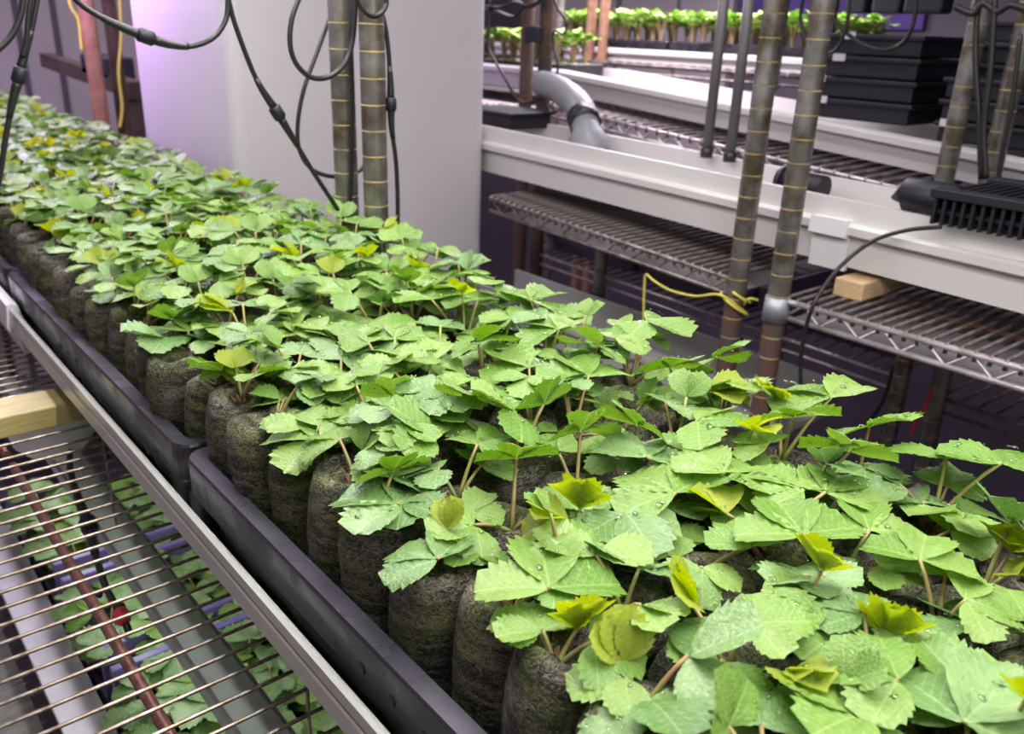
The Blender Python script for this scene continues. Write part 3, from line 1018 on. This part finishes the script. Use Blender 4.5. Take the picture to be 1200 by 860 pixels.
# leaves that stand out near the front: sight line of the hub, of the middle leaflet's tip, height of the hub, colour
G, B_, Y_ = 'leaf', 'leaf_blue', 'leaf_young'
FRONT = [
    (461, 464, 461, 424, -.78, G), (461, 552, 470, 506, -.80, G), (637, 474, 648, 421, -.74, G), (509, 510, 457, 469, -.78, G), (680, 505, 693, 460, -.75, G),
    (605, 537, 612, 500, -.76, G), (556, 467, 534, 425, -.75, G), (467, 590, 398, 573, -.82, B_), (523, 620, 536, 570, -.83, Y_), (666, 609, 612, 616, -.80, Y_),
    (680, 596, 679, 559, -.80, Y_), (604, 482, 558, 450, -.74, G), (644, 688, 634, 633, -.80, G), (699, 650, 712, 612, -.79, G), (749, 666, 778, 655, -.79, B_),
    (628, 733, 576, 721, -.85, G), (676, 737, 685, 698, -.85, Y_), (730, 778, 724, 712, -.83, Y_), (733, 793, 667, 797, -.87, G), (812, 709, 791, 663, -.80, Y_),
    (806, 768, 890, 728, -.79, B_), (854, 852, 850, 756, -.76, G), (893, 692, 960, 725, -.78, G), (1012, 719, 958, 689, -.79, B_), (963, 668, 963, 629, -.77, Y_),
    (942, 626, 911, 582, -.75, G), (996, 528, 1002, 494, -.72, G), (931, 488, 948, 460, -.73, G), (1019, 499, 1064, 480, -.74, G), (1174, 542, 1160, 512, -.71, G),
    (1109, 536, 1078, 520, -.73, G), (1184, 613, 1166, 565, -.73, B_), (1081, 589, 1044, 579, -.80, B_), (1078, 655, 1087, 621, -.75, G), (1019, 621, 1007, 588, -.76, G),
    (1186, 646, 1186, 622, -.79, Y_), (1132, 703, 1200, 716, -.77, G), (1150, 733, 1096, 706, -.80, B_), (1053, 796, 962, 769, -.78, G), (1204, 811, 1123, 805, -.78, B_),
    (1038, 748, 1047, 712, -.82, Y_), (1017, 712, 999, 748, -.82, G), (920, 787, 966, 802, -.82, Y_), (758, 535, 755, 505, -.76, B_), (747, 498, 735, 452, -.74, G),
    (850, 552, 817, 524, -.76, G), (792, 577, 739, 541, -.77, G), (733, 600, 768, 640, -.79, B_), (852, 602, 826, 594, -.79, Y_), (968, 576, 988, 546, -.75, G),
    (866, 553, 902, 566, -.77, G), (942, 573, 888, 545, -.75, G), (785, 430, 808, 405, -.73, G), (837, 419, 868, 390, -.72, G), (975, 465, 925, 438, -.72, G),
    (854, 448, 887, 452, -.74, G), (912, 469, 894, 446, -.75, Y_), (829, 459, 879, 469, -.75, Y_), (817, 492, 879, 480, -.75, G), (758, 375, 810, 388, -.70, G),
    (261, 436, 235, 410, -.83, G), (193, 396, 143, 386, -.84, B_), (145, 338, 104, 336, -.83, B_), (273, 367, 230, 347, -.78, Y_), (340, 442, 393, 428, -.80, G),
    (370, 515, 312, 508, -.84, G), (513, 655, 465, 630, -.87, B_), (412, 487, 440, 467, -.82, G), (700, 405, 672, 380, -.72, G), (655, 385, 620, 372, -.71, G),
    (560, 400, 590, 380, -.73, G), (620, 430, 585, 410, -.74, G), (690, 440, 665, 418, -.73, G), (880, 640, 850, 612, -.79, G), (1130, 845, 1185, 790, -.78, B_),
    (1010, 838, 960, 845, -.80, G), (905, 840, 955, 812, -.83, G), (760, 820, 800, 845, -.86, B_), (1120, 600, 1150, 612, -.80, G), (900, 520, 862, 505, -.75, G),
    (560, 520, 590, 505, -.77, G), (520, 455, 500, 440, -.76, G), (430, 450, 400, 430, -.79, G), (480, 420, 455, 400, -.76, G), (400, 420, 430, 405, -.78, B_),
    (590, 332, 560, 318, -.70, G), (622, 350, 650, 338, -.70, G), (560, 350, 530, 340, -.72, G), (640, 372, 610, 360, -.71, B_), (535, 322, 560, 310, -.71, G), (600, 372, 575, 362, -.73, G),
    (720, 395, 750, 385, -.71, G), (505, 350, 480, 338, -.72, G), (780, 470, 812, 462, -.75, B_), (660, 455, 630, 440, -.76, G),
    (330, 395, 300, 380, -.79, G), (380, 385, 410, 372, -.76, G), (450, 385, 425, 370, -.75, G),
]
r = random.Random(77)
for hx, hy, tx, ty, zh, key in FRONT:
    zh = max(zh, -0.83)
    H = at(hx, hy, z=zh)
    T = at(tx, ty, z=zh)
    L = (T - H).length
    want = 0.08 if key == Y_ else 0.112
    if L > 0.14 or L < 0.07 or key == Y_:
        d = ray(tx, ty).normalized()
        bq = d.dot(H)
        disc = bq * bq - H.dot(H) + want * want
        q = bq - math.sqrt(disc) if disc > 0 else bq
        if L < 0.07 and disc > 0:
            q = bq + math.sqrt(disc) if ty < hy else bq - math.sqrt(disc)
        T = d * q
        if L > 0.14:
            T.z = H.z + min(T.z - H.z, 0.62 * want)
        L = (T - H).length
    best = min(plants.values(), key=lambda p: (p[0].location.x - W(H).x) ** 2 + (p[0].location.y - W(H).y) ** 2)
    root, ch = best
    hub = W(H) - root.location
    dd = W(T) - W(H)
    add_leaf3(root, ch, hub, dd, L * S * 1.02, key, r, spread=(30 if key == Y_ else r.uniform(66, 82)), fold=(0.5 if key == Y_ else 0.0), flat=0.5)


# ------------------------------------------------------------------ things standing or lying about the racks
def pts_at(lst, **kw):
    return [at(px, py, **kw) for px, py in lst]


def cable(label, pts, r=0.0095, name='power_cable', sub=6, nut=None, m_='rubber', group=None, sleeve=True):
    """a round cable; nut = index of the control point that carries the screw connector"""
    t = thing(name, label, 'cable', pts[len(pts) // 2], group)
    sp = spline(pts, sub)
    MB().tube(sp, r, 8).build('cord', M_[m_], t)
    if nut is not None:
        i = nut * sub
        d = (sp[i + 1] - sp[i - 1]).normalized()
        p = Vector(sp[i])
        ks = 3.2 * r
        MB().tube([p - d * ks * 0.9, p - d * ks * 0.7, p + d * ks * 0.7, p + d * ks * 0.9], [r * 1.9, r * 2.5, r * 2.5, r * 1.9], 10).build('connector_nut', M_['blackplastic'], t)
        if sleeve:
            for sgn in (-1, 1):
                q = [p + d * sgn * ks * 0.8]
                ln = 0
                k = i
                while 0 <= k + sgn < len(sp) and ln < ks * 4.5:
                    ln += (sp[k + sgn] - sp[k]).length
                    k += sgn
                    if (Vector(sp[k]) - p).length > ks:
                        q.append(sp[k])
                if len(q) > 1:
                    n_ = len(q)
                    MB().tube(q, [r * (1.75 - 0.6 * a / (n_ - 1)) for a in range(n_)], 8).build('connector_sleeve', M_['rubber'], t)
    return t


YC = 2.9
cable('thin black cable with screw connector hanging at the left edge over the plants', pts_at([(46, -14), (38, 30), (29, 62), (23, 88), (15, 118), (7, 160), (0, 205), (-8, 240)], y=3.6), 0.010, nut=3)
cable('plain black cable running beside the hanging connector cable at the left edge', pts_at([(38, -14), (33, 20), (31, 48), (27, 66)], y=3.58), 0.009)
cable('black cable curving down to the left edge, top left corner', pts_at([(28, -14), (26, 10), (19, 32), (8, 48), (-12, 66)], y=3.5), 0.0115)
cable('black cable sagging across the pillar top, connector near the pillar edge', pts_at([(82, -8), (100, 9), (132, 27), (171, 43), (200, 52), (225, 54), (250, 44), (265, 22), (267, -4)], y=YC), 0.009, nut=3)
cable('black cable slanting down over the pillar to the left post', pts_at([(267, -4), (276, 30), (300, 92), (325, 132), (345, 165), (368, 203), (387, 232), (403, 256)], y=2.93), 0.009, nut=3)
cable('round loop of black cable hanging in front of the left post', pts_at([(352, -6), (342, 22), (340, 52), (348, 76), (366, 91), (388, 89), (406, 71), (414, 42), (417, -6)], y=YC), 0.0095)
cable('black cable bowing left behind the two posts', pts_at([(386, 22), (372, 60), (356, 105), (349, 145), (351, 176), (364, 197), (384, 206), (404, 206), (420, 201), (430, 190)], y=3.09), 0.0085)
cable('black cable running straight down the left post', pts_at([(414, -6), (411, 50), (413, 120), (412, 190), (409, 258)], y=2.93), 0.009)
cable('small coil of black cable round the right post top', pts_at([(418, -4), (424, 10), (436, 19), (447, 15), (453, 4), (450, -8)], y=2.70), 0.0085)
cable('black cable with connector hanging right of the right post', pts_at([(446, 8), (453, 40), (457, 85), (458, 122), (459, 150), (464, 190), (466, 235), (466, 280)], y=2.78), 0.0085, nut=3)

# lamp with finned heat sink across the right gutter
lam = thing('grow_lamp', 'black finned grow lamp with round driver lying on the right gutter', 'lamp', (3.58, 1.1, -0.64))
MB().tube([(3.47, 1.64, -0.60), (3.47, 1.635, -0.575), (3.47, 1.45, -0.575), (3.47, 1.43, -0.575)], [0.058, 0.072, 0.072, 0.06], 20).build('driver', M_['blackplastic'], lam)
hs = MB().box(3.33, 3.83, 0.5, 1.46, -0.60, -0.585).build('heat_sink', M_['blackplastic'], lam)
fm = None
for k in range(30):
    y = 1.45 - 0.035 * k
    if fm is None:
        fo = MB().box(3.31, 3.85, y - 0.006, y + 0.006, -0.64, -0.52).build('fin', M_['blackplastic'], hs)
        fm = fo.data
        fy = y
        fl = fo.location.copy()
    else:
        o = obj('fin', fm, hs, fl + Vector((0, (y - fy) * S, 0)))
for x0, x1 in ((3.295, 3.37), (3.78, 3.855)):
    MB().box(x0, x1, 0.5, 1.47, -0.54, -0.505, ch=0.004).build('rail', M_['blackplastic'], lam)
jp = [at(1103, 266, x=3.31), at(1062, 270, x=3.31), at(1022, 283, x=3.28), at(985, 312, x=3.2), at(957, 350, x=3.05), at(943, 390, x=3.03), at(938, 430, x=3.03), at(940, 470, x=3.03)]
cable('black lamp cord arching off the gutter and down past the zigzag rail', jp, 0.0085)
pc = thing('pipe_cap', 'short black pipe end lying in the right gutter between the two grooved poles', 'pipe', (3.72, 2.3, -0.72))
MB().tube([(3.70, 2.36, -0.645), (3.70, 2.14, -0.65)], 0.062, 18).build('pipe_wall', M_['blackplastic'], pc)
MB().tube([(3.70, 2.375, -0.645), (3.70, 2.35, -0.645)], 0.07, 18).build('collar', M_['blackplastic'], pc)

# timber blocks
tag(MB().box(3.30, 3.86, 1.66, 1.79, -1.005, -0.93, ch=0.004).build('wood_block', M_['wood']), 'pine block propping the right gutter above the wire shelf', 'block')
tag(MB().box(-0.35, 1.25, 3.0, 3.17, -1.318, -1.243, ch=0.005).build('wood_block', M_['wood_green']), 'yellowish timber batten poking out from under the bed gutter at the left edge', 'block')

# drain fitting under the bed gutter
df = thing('drain_cup', 'rounded white drain cup below the bed gutter beside the timber block', 'fitting', (0.56, 3.32, -1.6))
vs = MB()
vs.tube([(0.56, 3.32, -1.56), (0.56, 3.32, -1.545), (0.56, 3.32, -1.5), (0.56, 3.32, -1.42), (0.56, 3.32, -1.40), (0.56, 3.32, -1.362)], [0.03, 0.10, 0.14, 0.155, 0.165, 0.165], 24)
vs.build('cup', M_['clip'], df)

# pvc elbow draining into the right gutter
pv = thing('drain_elbow', 'grey bent drain pipe with black clamp emptying into the right gutter', 'pipe', (3.7, 3.7, -0.8))
ep = [at(636, 98, x=4.22), at(652, 104, x=4.05), at(668, 114, x=3.9), at(680, 128, x=3.8), at(686, 146, x=3.74)]
MB().tube(spline(ep, 5), 0.088, 20).build('bend', M_['pvc'], pv)
e2 = [at(684, 142, x=3.745), at(687, 152, x=3.735), at(688, 160, x=3.725), at(690, 176, x=3.70), at(692, 186, x=3.70)]
MB().tube(e2, [0.09, 0.085, 0.11, 0.125, 0.125], 20).build('socket', M_['pvc'], pv)
c1, c2 = at(682, 137, x=3.765), at(686, 149, x=3.74)
MB().tube([ep[3] * 0.6 + ep[4] * 0.4, ep[3] * -0.05 + ep[4] * 1.05], [0.098, 0.098], 20).build('clamp', M_['rubber'], pv)

for px0, px1, yb in ((843, 828, 180), (871, 855, 185)):
    a, b = at(px0, -40, x=3.82), at(px1, yb, x=3.82)
    t = thing('drain_pipe', 'dark grey drain pipe hanging over the right gutter, %s' % ('left one of two' if px0 == 843 else 'right one, close to the grooved pole'), 'pipe', (b.x, b.y, b.z))
    bx = Vector((b.x, b.y, a.z))
    MB().tube([bx, b], 0.027, 12).build('pipe_wall', M_['greypipe'], t)
    MB().tube([b + Vector((0, 0, 0.03)), b + Vector((0, 0, -0.02))], 0.034, 12).build('end_cap', M_['rubber'], t)

# grey pipe standing between the two grooved poles
a = at(900, 108, x=4.66)
t = thing('standing_pipe', 'fat lilac grey pipe standing behind the two grooved poles', 'pipe', (a.x, a.y, a.z))
MB().tube([a, (a.x, a.y, 1.4)], 0.055, 14).build('pipe_wall', M_['greypipe'], t)
MB().tube([a, a + Vector((0, 0, 0.05))], 0.062, 14).build('collar', M_['greypipe'], t)

# low black box on the gutter behind the pillar
bx = thing('black_box', 'flat black tray lid lying on the right gutter beside the pillar', 'tray', (3.9, 4.9, -0.66))
MB().box(3.55, 3.9, 4.27, 4.78, -0.60, -0.515, ch=0.01).build('box_body', M_['blackplastic'], bx)
MB().box(3.53, 3.92, 4.25, 4.80, -0.515, -0.495, ch=0.006).build('rim', M_['blackplastic'], bx)


# stacked black crates
def crate(label, x0, x1, y0, y1, z0, h, sticker=None, group='stacked black crates'):
    t = thing('black_crate', label, 'crate', ((x0 + x1) / 2, (y0 + y1) / 2, z0), group)
    MB().box(x0 + 0.02, x1 - 0.02, y0 + 0.02, y1 - 0.02, z0, z0 + h * 0.8, ch=0.01).build('crate_body', M_['blackplastic'], t)
    MB().box(x0, x1, y0, y1, z0 + h * 0.72, z0 + h * 0.97, ch=0.008).build('rim', M_['blackplastic'], t)
    if sticker is not None:
        MB().box(x0 - 0.004, x0, sticker, sticker + 0.075, z0 + h * 0.72, z0 + h * 0.72 + 0.038).build('sticker', M_['label'], t)
    return t


NM = ['bottom', 'second', 'third', 'fourth', 'top']
STK = [2.77, 2.80, 2.70, 2.66, None]
for k in range(4):
    crate('%s black crate of the left stack on the white gutter' % NM[k], 4.66, 5.26, 2.27, 2.86 + (k == 0) * 0.02, -0.42 + 0.115 * k, 0.113, STK[k])
for k in range(3):
    crate('%s black crate of the stack at the right edge' % NM[k], 4.66, 5.26, 1.1, 2.14, -0.475 + 0.108 * k, 0.106, (2.03, None, 1.98)[k])
for k in range(7):
    crate('%s black crate of the tall stack behind' % (NM[:4] + ['fifth', 'sixth', 'top'])[k], 5.33, 5.9, 1.2, 2.35, -0.66 + 0.113 * k, 0.111)
# fabric grow bags hung in the gloom above the crates
for k, (xa, xb, p) in enumerate(((985, 1010, 'narrow'), (1015, 1050, 'middle'), (1052, 1100, 'wide'))):
    a, b = at(xa, 38, x=5.45), at(xb, 30, x=5.45)
    tag(MB().box(5.45, 5.6, b.y, a.y, 0.165, 0.75, ch=0.02).build('hanging_bag', M_['blackplastic']), '%s dark bag standing on the crates in the top right' % p, 'bag')

# cables in the gloom on the right
cable('black cable looping over the left crate stack', pts_at([(968, -8), (976, 20), (1000, 45), (1030, 58), (1056, 52), (1070, 28), (1074, -8)], x=4.55), 0.011)
cable('black cable hanging beside the right grooved pole', pts_at([(942, -6), (938, 22), (946, 48), (962, 62), (980, 58), (992, 30), (996, -6)], x=4.5), 0.010)
cable('leftmost black cable of the bundle dropping to the lamp', pts_at([(1147, -6), (1143, 60), (1147, 130), (1150, 210)], x=4.12), 0.014, group=None)
cable('middle black cable of the bundle dropping to the lamp', pts_at([(1166, -6), (1161, 80), (1153, 150), (1156, 210)], x=4.1), 0.014)
cable('rightmost black cable of the bundle dropping to the lamp', pts_at([(1196, 40), (1186, 120), (1176, 170), (1170, 210)], x=4.1), 0.011)
cable('black tangle at the top of the right pole pair', pts_at([(1120, 8), (1140, 16), (1152, 4), (1168, 14), (1184, 6), (1204, 12)], x=4.1), 0.015)
cable('upper black cable strung from the pillar to the dark post', pts_at([(560, 6), (585, 9), (605, 3), (622, 8), (640, -6)], x=4.2), 0.013)
cable('lower black cable strung from the pillar to the dark post', pts_at([(560, 9), (580, 13), (602, 20), (614, 8), (632, 3)], x=4.2), 0.013)
cable('black cable drooping beside the pillar down to the elbow', pts_at([(574, -4), (572, 50), (578, 68), (592, 92), (606, 116), (622, 120), (640, 110)], x=4.18), 0.010)
cable('ring of black cable right of the dark post', pts_at([(648, -4), (655, 12), (664, 26), (660, 40), (650, 36), (648, 52), (654, 80), (645, 102)], x=4.2), 0.009)
tag(MB().box(4.19, 4.25, at(632, 40, x=4.22).y, at(618, 40, x=4.22).y, at(625, 50, x=4.22).z, at(625, 30, x=4.22).z, ch=0.01).build('switch_block', M_['blackplastic']), 'black switch block strapped to the dark post', 'block')
cable('black cable dangling below the right wire shelf', pts_at([(1046, 430), (1040, 455), (1030, 478), (1014, 500)], x=3.9), 0.010)
cable('red cable end dangling below the right wire shelf', pts_at([(1092, 455), (1084, 478), (1074, 492), (1068, 508)], x=4.0), 0.009, m_='red')

# yellow tube
yt = thing('yellow_tube', 'thin yellow tube tied round the grooved pole and trailing along the rail', 'tube', (3.15, 2.2, -1.2))
pts = []
for k in range(19):
    a = math.radians(200 + k * 25)
    pts.append((3.15 + 0.066 * math.cos(a), 2.165 + 0.066 * math.sin(a), -1.06 - 0.03 * math.cos(a + 0.8) - 0.004 * k))
MB().tube(pts, 0.0065, 8).build('loop', M_['yellow'], yt)
MB().tube(spline([pts[-1], at(845, 346, x=3.07), at(815, 347, x=3.08), at(785, 340, x=3.08), at(765, 328, x=3.08), at(757, 322, x=3.08), at(755, 340, x=3.08), at(754, 380, x=3.08)]), 0.006, 8).build('tail', M_['yellow'], yt)
MB().tube(spline([(3.13, 2.10, -1.1), at(878, 350, x=3.1), at(888, 352, x=3.14)]), 0.006, 8).build('tail', M_['yellow'], yt)

# far left corner behind the bed
a = at(108, 60, y=7.0)
t = thing('steel_post', 'rusty orange post standing left of the pillar behind the bed', 'post', (a.x, a.y, FLOOR))
MB().tube([(a.x, a.y, FLOOR), (a.x, a.y, ZC)], 0.055, 14).build('shaft', M_['copper'], t)
MB().box(a.x - 0.09, a.x + 0.09, a.y - 0.09, a.y + 0.09, FLOOR, FLOOR + 0.02).build('base_plate', M_['copper'], t)
a = at(137, 80, y=7.2)
t = thing('steel_post', 'dark brown post standing close to the pillar', 'post', (a.x, a.y, FLOOR))
MB().tube([(a.x, a.y, FLOOR), (a.x, a.y, ZC)], 0.05, 14).build('shaft', M_['post_dark'], t)
MB().box(a.x - 0.08, a.x + 0.08, a.y - 0.08, a.y + 0.08, FLOOR, FLOOR + 0.02).build('base_plate', M_['post_dark'], t)
a, b = at(52, 62, x=2.25), at(158, 96, x=2.25)
sh = thing('steel_bracket', 'dark sloping shelf arm behind the posts at the far left', 'bracket', (2.3, b.y, FLOOR))
MB().add([(x, q.y, q.z + dz) for q in (a, b) for x in (2.2, 2.32) for dz in (-0.13, 0.0)], [(0, 1, 3, 2), (4, 6, 7, 5), (0, 2, 6, 4), (1, 5, 7, 3), (0, 4, 5, 1), (2, 3, 7, 6)]).build('arm', M_['post_dark'], sh)
MB().box(2.2, 2.42, b.y + 0.5, b.y + 1.3, b.z - 0.02, b.z + 0.16, ch=0.02).build('clutter_box', M_['blackplastic'], sh)
MB().box(2.2, 2.32, b.y + 0.1, b.y + 0.2, FLOOR, b.z - 0.1).build('leg', M_['post_dark'], sh)
cable('thin yellow hose hanging beside the dark post near the pillar', pts_at([(140, -6), (142, 40), (139, 85), (143, 125), (140, 150)], y=7.1), 0.011, name='yellow_hose', m_='yellow')
cable('thin yellow hose hanging left of the rusty orange post', pts_at([(80, -6), (84, 10), (92, 24), (96, 60)], y=7.0), 0.011, name='yellow_hose', m_='yellow')

# ------------------------------------------------------------------ lower level under the bed
lg = thing('planting_gutter', 'lower gutter whose lilac white edge shows through the rusty wires', 'gutter', (0.4, 3.0, -2.5), 'white planting gutters')
MB().box(0.302, 0.442, 1.7, 5.2, -2.225, -2.20, ch=0.004).build('edge_strip', M_['strip'], lg)
MB().box(0.42, 0.442, 1.7, 5.2, -2.55, -2.22).build('side', M_['strip'], lg)
MB().box(0.42, 1.6, 1.7, 5.2, -2.57, -2.55).build('base', M_['strip'], lg)
sh_ = MB()
prof_, k = [], 0
y = 1.2
sv = []
while y < 5.2:
    sv += [(-0.75, y, -2.50 + (0.012 if k % 2 else 0)), (0.29, y, -2.50 + (0.012 if k % 2 else 0))]
    y += 0.03
    k += 1
sh_.add(sv, [(2 * i, 2 * i + 1, 2 * i + 3, 2 * i + 2) for i in range(k - 1)])
tag(sh_.build('shelf_wire_standin', M_['sheet']), 'grey-green added sheet standing in for shelf wires left of the lower gutter edge', 'sheet')  # added sheet, grey-green in place of the lit wires of the lower shelf
lb = thing('lamp_bar', 'long lamp bar with pale green top hung below the rusty wire shelf', 'lamp', (0.635, 3.1, -1.72))
MB().box(0.585, 0.688, 1.2, 4.6, -1.74, -1.70, ch=0.004).build('housing', M_['bar'], lb)
for x0, x1 in ((0.572, 0.578), (0.579, 0.585), (0.688, 0.694)):
    MB().box(x0, x1, 1.2, 4.6, -1.75, -1.695).build('edge_rib', M_['bar_edge'], lb)
for y in (1.4, 2.9, 4.4):
    MB().tube([(0.635, y, -1.70), (0.635, y, -1.34)], 0.004, 6).build('hanger', M_['wire'], lb)
for i, (ya, yb) in enumerate(((0.66, 2.60), (2.63, 3.22), (3.25, 5.2))):
    t = thing('seed_tray', 'lower black tray with painted violet sheen under the wire shelf, %s of three' % ('nearest', 'middle', 'farthest')[i], 'tray', (1.0, (ya + yb) / 2, -2.545), 'lower trays')
    tray_mb(0.46, 1.48, ya, yb, -2.23, 0.1, 0.23).build('tray_body', [M_['violet'], M_['violet']], t)
    for yy in (ya, yb):
        yc = yy + (0.05 if yy == ya else -0.05)
        MB().box(0.47, 1.47, yc - 0.016, yc + 0.016, -2.23, -2.02, ch=0.004).build('end_handle', M_['violet_bar'], t)
lower_n = 0
ORDL = ORD + ['thirteenth', 'fourteenth']
for k in range(14):
    for c in range(5):
        r = random.Random(9000 + 31 * k + c)
        x, y = 0.56 + 0.163 * c + r.uniform(-0.02, 0.02), 1.72 + 0.165 * k + r.uniform(-0.02, 0.02)
        if y < 1.75 or (c > 3 and k > 3) or abs(y - 2.61) < 0.06 or abs(y - 3.235) < 0.06:
            continue
        root = thing('strawberry_plant', 'strawberry plant under the wire shelf, %s column from the white strip, %s row from front' % (ORD[c + 1], ORDL[k + 1]), 'plant', (x, y, -2.45), 'strawberry plants of the lower bed')
        obj('plug', PLUGS[r.randrange(6)], root, (0, 0, 0), (0, 0, r.uniform(0, 6)))
        ch = Vector((0, 0, PLUG_H))
        a0 = r.uniform(0, 6)
        for q in range(4):
            az = a0 + q * 1.6
            hub = ch + Vector((math.cos(az) * 0.015, math.sin(az) * 0.015, r.uniform(0.012, 0.034)))
            add_leaf(root, ch, hub, az, r.uniform(0.026, 0.034), r.choice(('leaf', 'leaf_blue', 'leaf_blue', 'leaf_blue')), r, pitch=r.uniform(-0.1, 0.3), near=False)
        lower_n += 1
print('lower plants', lower_n)
cable('black cable loop with inline plug hanging under the wire shelf', [at(126, 536, z=-1.5), at(118, 518, z=-1.5), at(100, 503, z=-1.5), at(86, 512, z=-1.5), at(82, 545, z=-1.52), at(92, 585, z=-1.56), at(104, 615, z=-1.6), at(112, 650, z=-1.62), at(125, 690, z=-1.64), at(143, 722, z=-1.66), at(152, 742, z=-1.68)], 0.011, nut=6)
t = thing('red_connector', 'red connector on the cable below the wire shelf', 'connector', at(143, 722, z=-1.66))
d = (at(148, 735, z=-1.66) - at(139, 708, z=-1.66)).normalized()
p = at(143, 722, z=-1.66)
MB().tube([p - d * 0.03, p - d * 0.02, p + d * 0.02, p + d * 0.035], [0.012, 0.022, 0.022, 0.012], 10).build('shell', M_['red'], t)
MB().tube([p - d * 0.055, p - d * 0.03], 0.018, 10).build('ring', M_['blackplastic'], t)

# lower level of the right racks
gl = thing('planting_gutter', 'pale low gutter glimpsed just above the plants below the far right shelf', 'gutter', (3.9, 3.2, -1.95), 'white planting gutters')
MB().prism(gutter_prof(3.7, 4.2, -1.98, -1.74, -1.80), 2.2, 4.9).build('channel', M_['gutter_left'], gl)
for k in range(3):
    ya = 1.95 + k * 0.98
    t = thing('seed_tray', 'empty black tray on the low shelf of the second row, %s of three' % ('nearest', 'middle', 'farthest')[k], 'tray', (4.95, ya + 0.45, -1.64), 'empty trays on the low shelf')
    tray_mb(4.42, 5.44, ya, ya + 0.95, -1.42 + 0.016 * k, 0.12, 0.2).build('tray_body', [M_['violet'], M_['violet']], t)
    MB().box(4.41, 4.43, ya + 0.35, ya + 0.6, -1.47, -1.44).build('handle', M_['violet'], t)


# ------------------------------------------------------------------ far seedlings
def seed_meshes(seed):
    r = random.Random(seed)
    pm = MB()
    pm.tube([(0, 0, 0), (0, 0, 0.05), (0, 0, 0.075)], [0.062, 0.066, 0.04], 8)
    sm_, lm = MB(), MB()
    for k in range(8):
        a = r.uniform(0, 6.28)
        h = r.uniform(0.13, 0.25)
        e = Vector((math.cos(a) * r.uniform(0.02, 0.07), math.sin(a) * r.uniform(0.02, 0.07), 0.06 + h))
        sm_.tube([(0, 0, 0.06), (e.x * 0.4, e.y * 0.4, 0.06 + h * 0.6), e], 0.006, 4)
        for q in range(3):
            b = a + (q - 1) * 1.3
            l = r.uniform(0.085, 0.125)
            f = Vector((math.cos(b), math.sin(b), r.uniform(-0.1, 0.5)))
            s_ = Vector((-math.sin(b), math.cos(b), 0))
            lm.add([e, e + f * l * 0.5 + s_ * l * 0.42, e + f * l, e + f * l * 0.5 - s_ * l * 0.42], [(0, 1, 2, 3)])
    out = []
    for mb, nm, mm in ((pm, 'plug', 'seed_plug'), (sm_, 'stems', 'seed_stem'), (lm, 'leaves', 'seed_leaf')):
        me = bpy.data.meshes.new(nm)
        me.from_pydata([tuple(Vector(q) * S) for q in mb.v], [], mb.f)
        me.materials.append(M_[mm])
        me.update()
        out.append((nm, me))
    return out


SEEDS = [seed_meshes(70 + k) for k in range(5)]


def seedling(x, y, z, label, group, r):
    t = thing('seedling', label, 'seedling', (x, y, z), group)
    for nm, me in SEEDS[r.randrange(5)]:
        obj(nm, me, t, (0, 0, 0), (0, 0, r.uniform(0, 6.28)))


def long_tray(label, x0, x1, y0, y1, z0, z1):
    t = thing('seed_tray', label, 'tray', ((x0 + x1) / 2, (y0 + y1) / 2, z0), 'trays of far seedlings')
    tray_mb(x0, x1, y0, y1, z1, (z1 - z0) * 0.6, z1 - z0).build('tray_body', [M_['tray'], M_['tray']], t)
    MB().box(x0 - 0.012, x0 + 0.01, y0 + 0.2, y0 + 0.5, z1 - 0.05, z1 - 0.03).build('handle', M_['tray'], t)
    return t


r = random.Random(5)
for i, (ya, yb) in enumerate(((3.45, 5.2), (5.22, 7.05))):
    long_tray('black tray under the far seedling row, %s' % ('half nearer the grooved poles' if i == 0 else 'half nearer the dark post'), 6.06, 6.9, ya, yb, -0.20, -0.06)
    n = int((yb - ya - 0.12) / 0.145)
    for k in range(n):
        for c in range(4):
            seedling(6.16 + 0.15 * c + r.uniform(-0.02, 0.02), ya + 0.12 + 0.145 * k + r.uniform(-0.03, 0.03), -0.14, 'leggy seedling, far long tray %s, %s row, %s from its right end' % (('nearer the grooved poles', 'nearer the dark post')[i], ('front', 'second', 'third', 'back')[c], ORD[k + 1]), 'seedlings of the far row', r)
long_tray('small black tray of seedlings seen left of the dark post', 4.70, 5.25, 5.12, 6.15, -0.405, -0.245)
for k in range(7):
    for c in range(3):
        seedling(4.80 + 0.15 * c + r.uniform(-0.02, 0.02), 5.22 + 0.14 * k + r.uniform(-0.02, 0.02), -0.32, 'bright seedling, small tray left of the dark post, %s row, %s from right' % (('front', 'middle', 'back')[c], ORD[k + 1]), 'seedlings of the small tray', r)
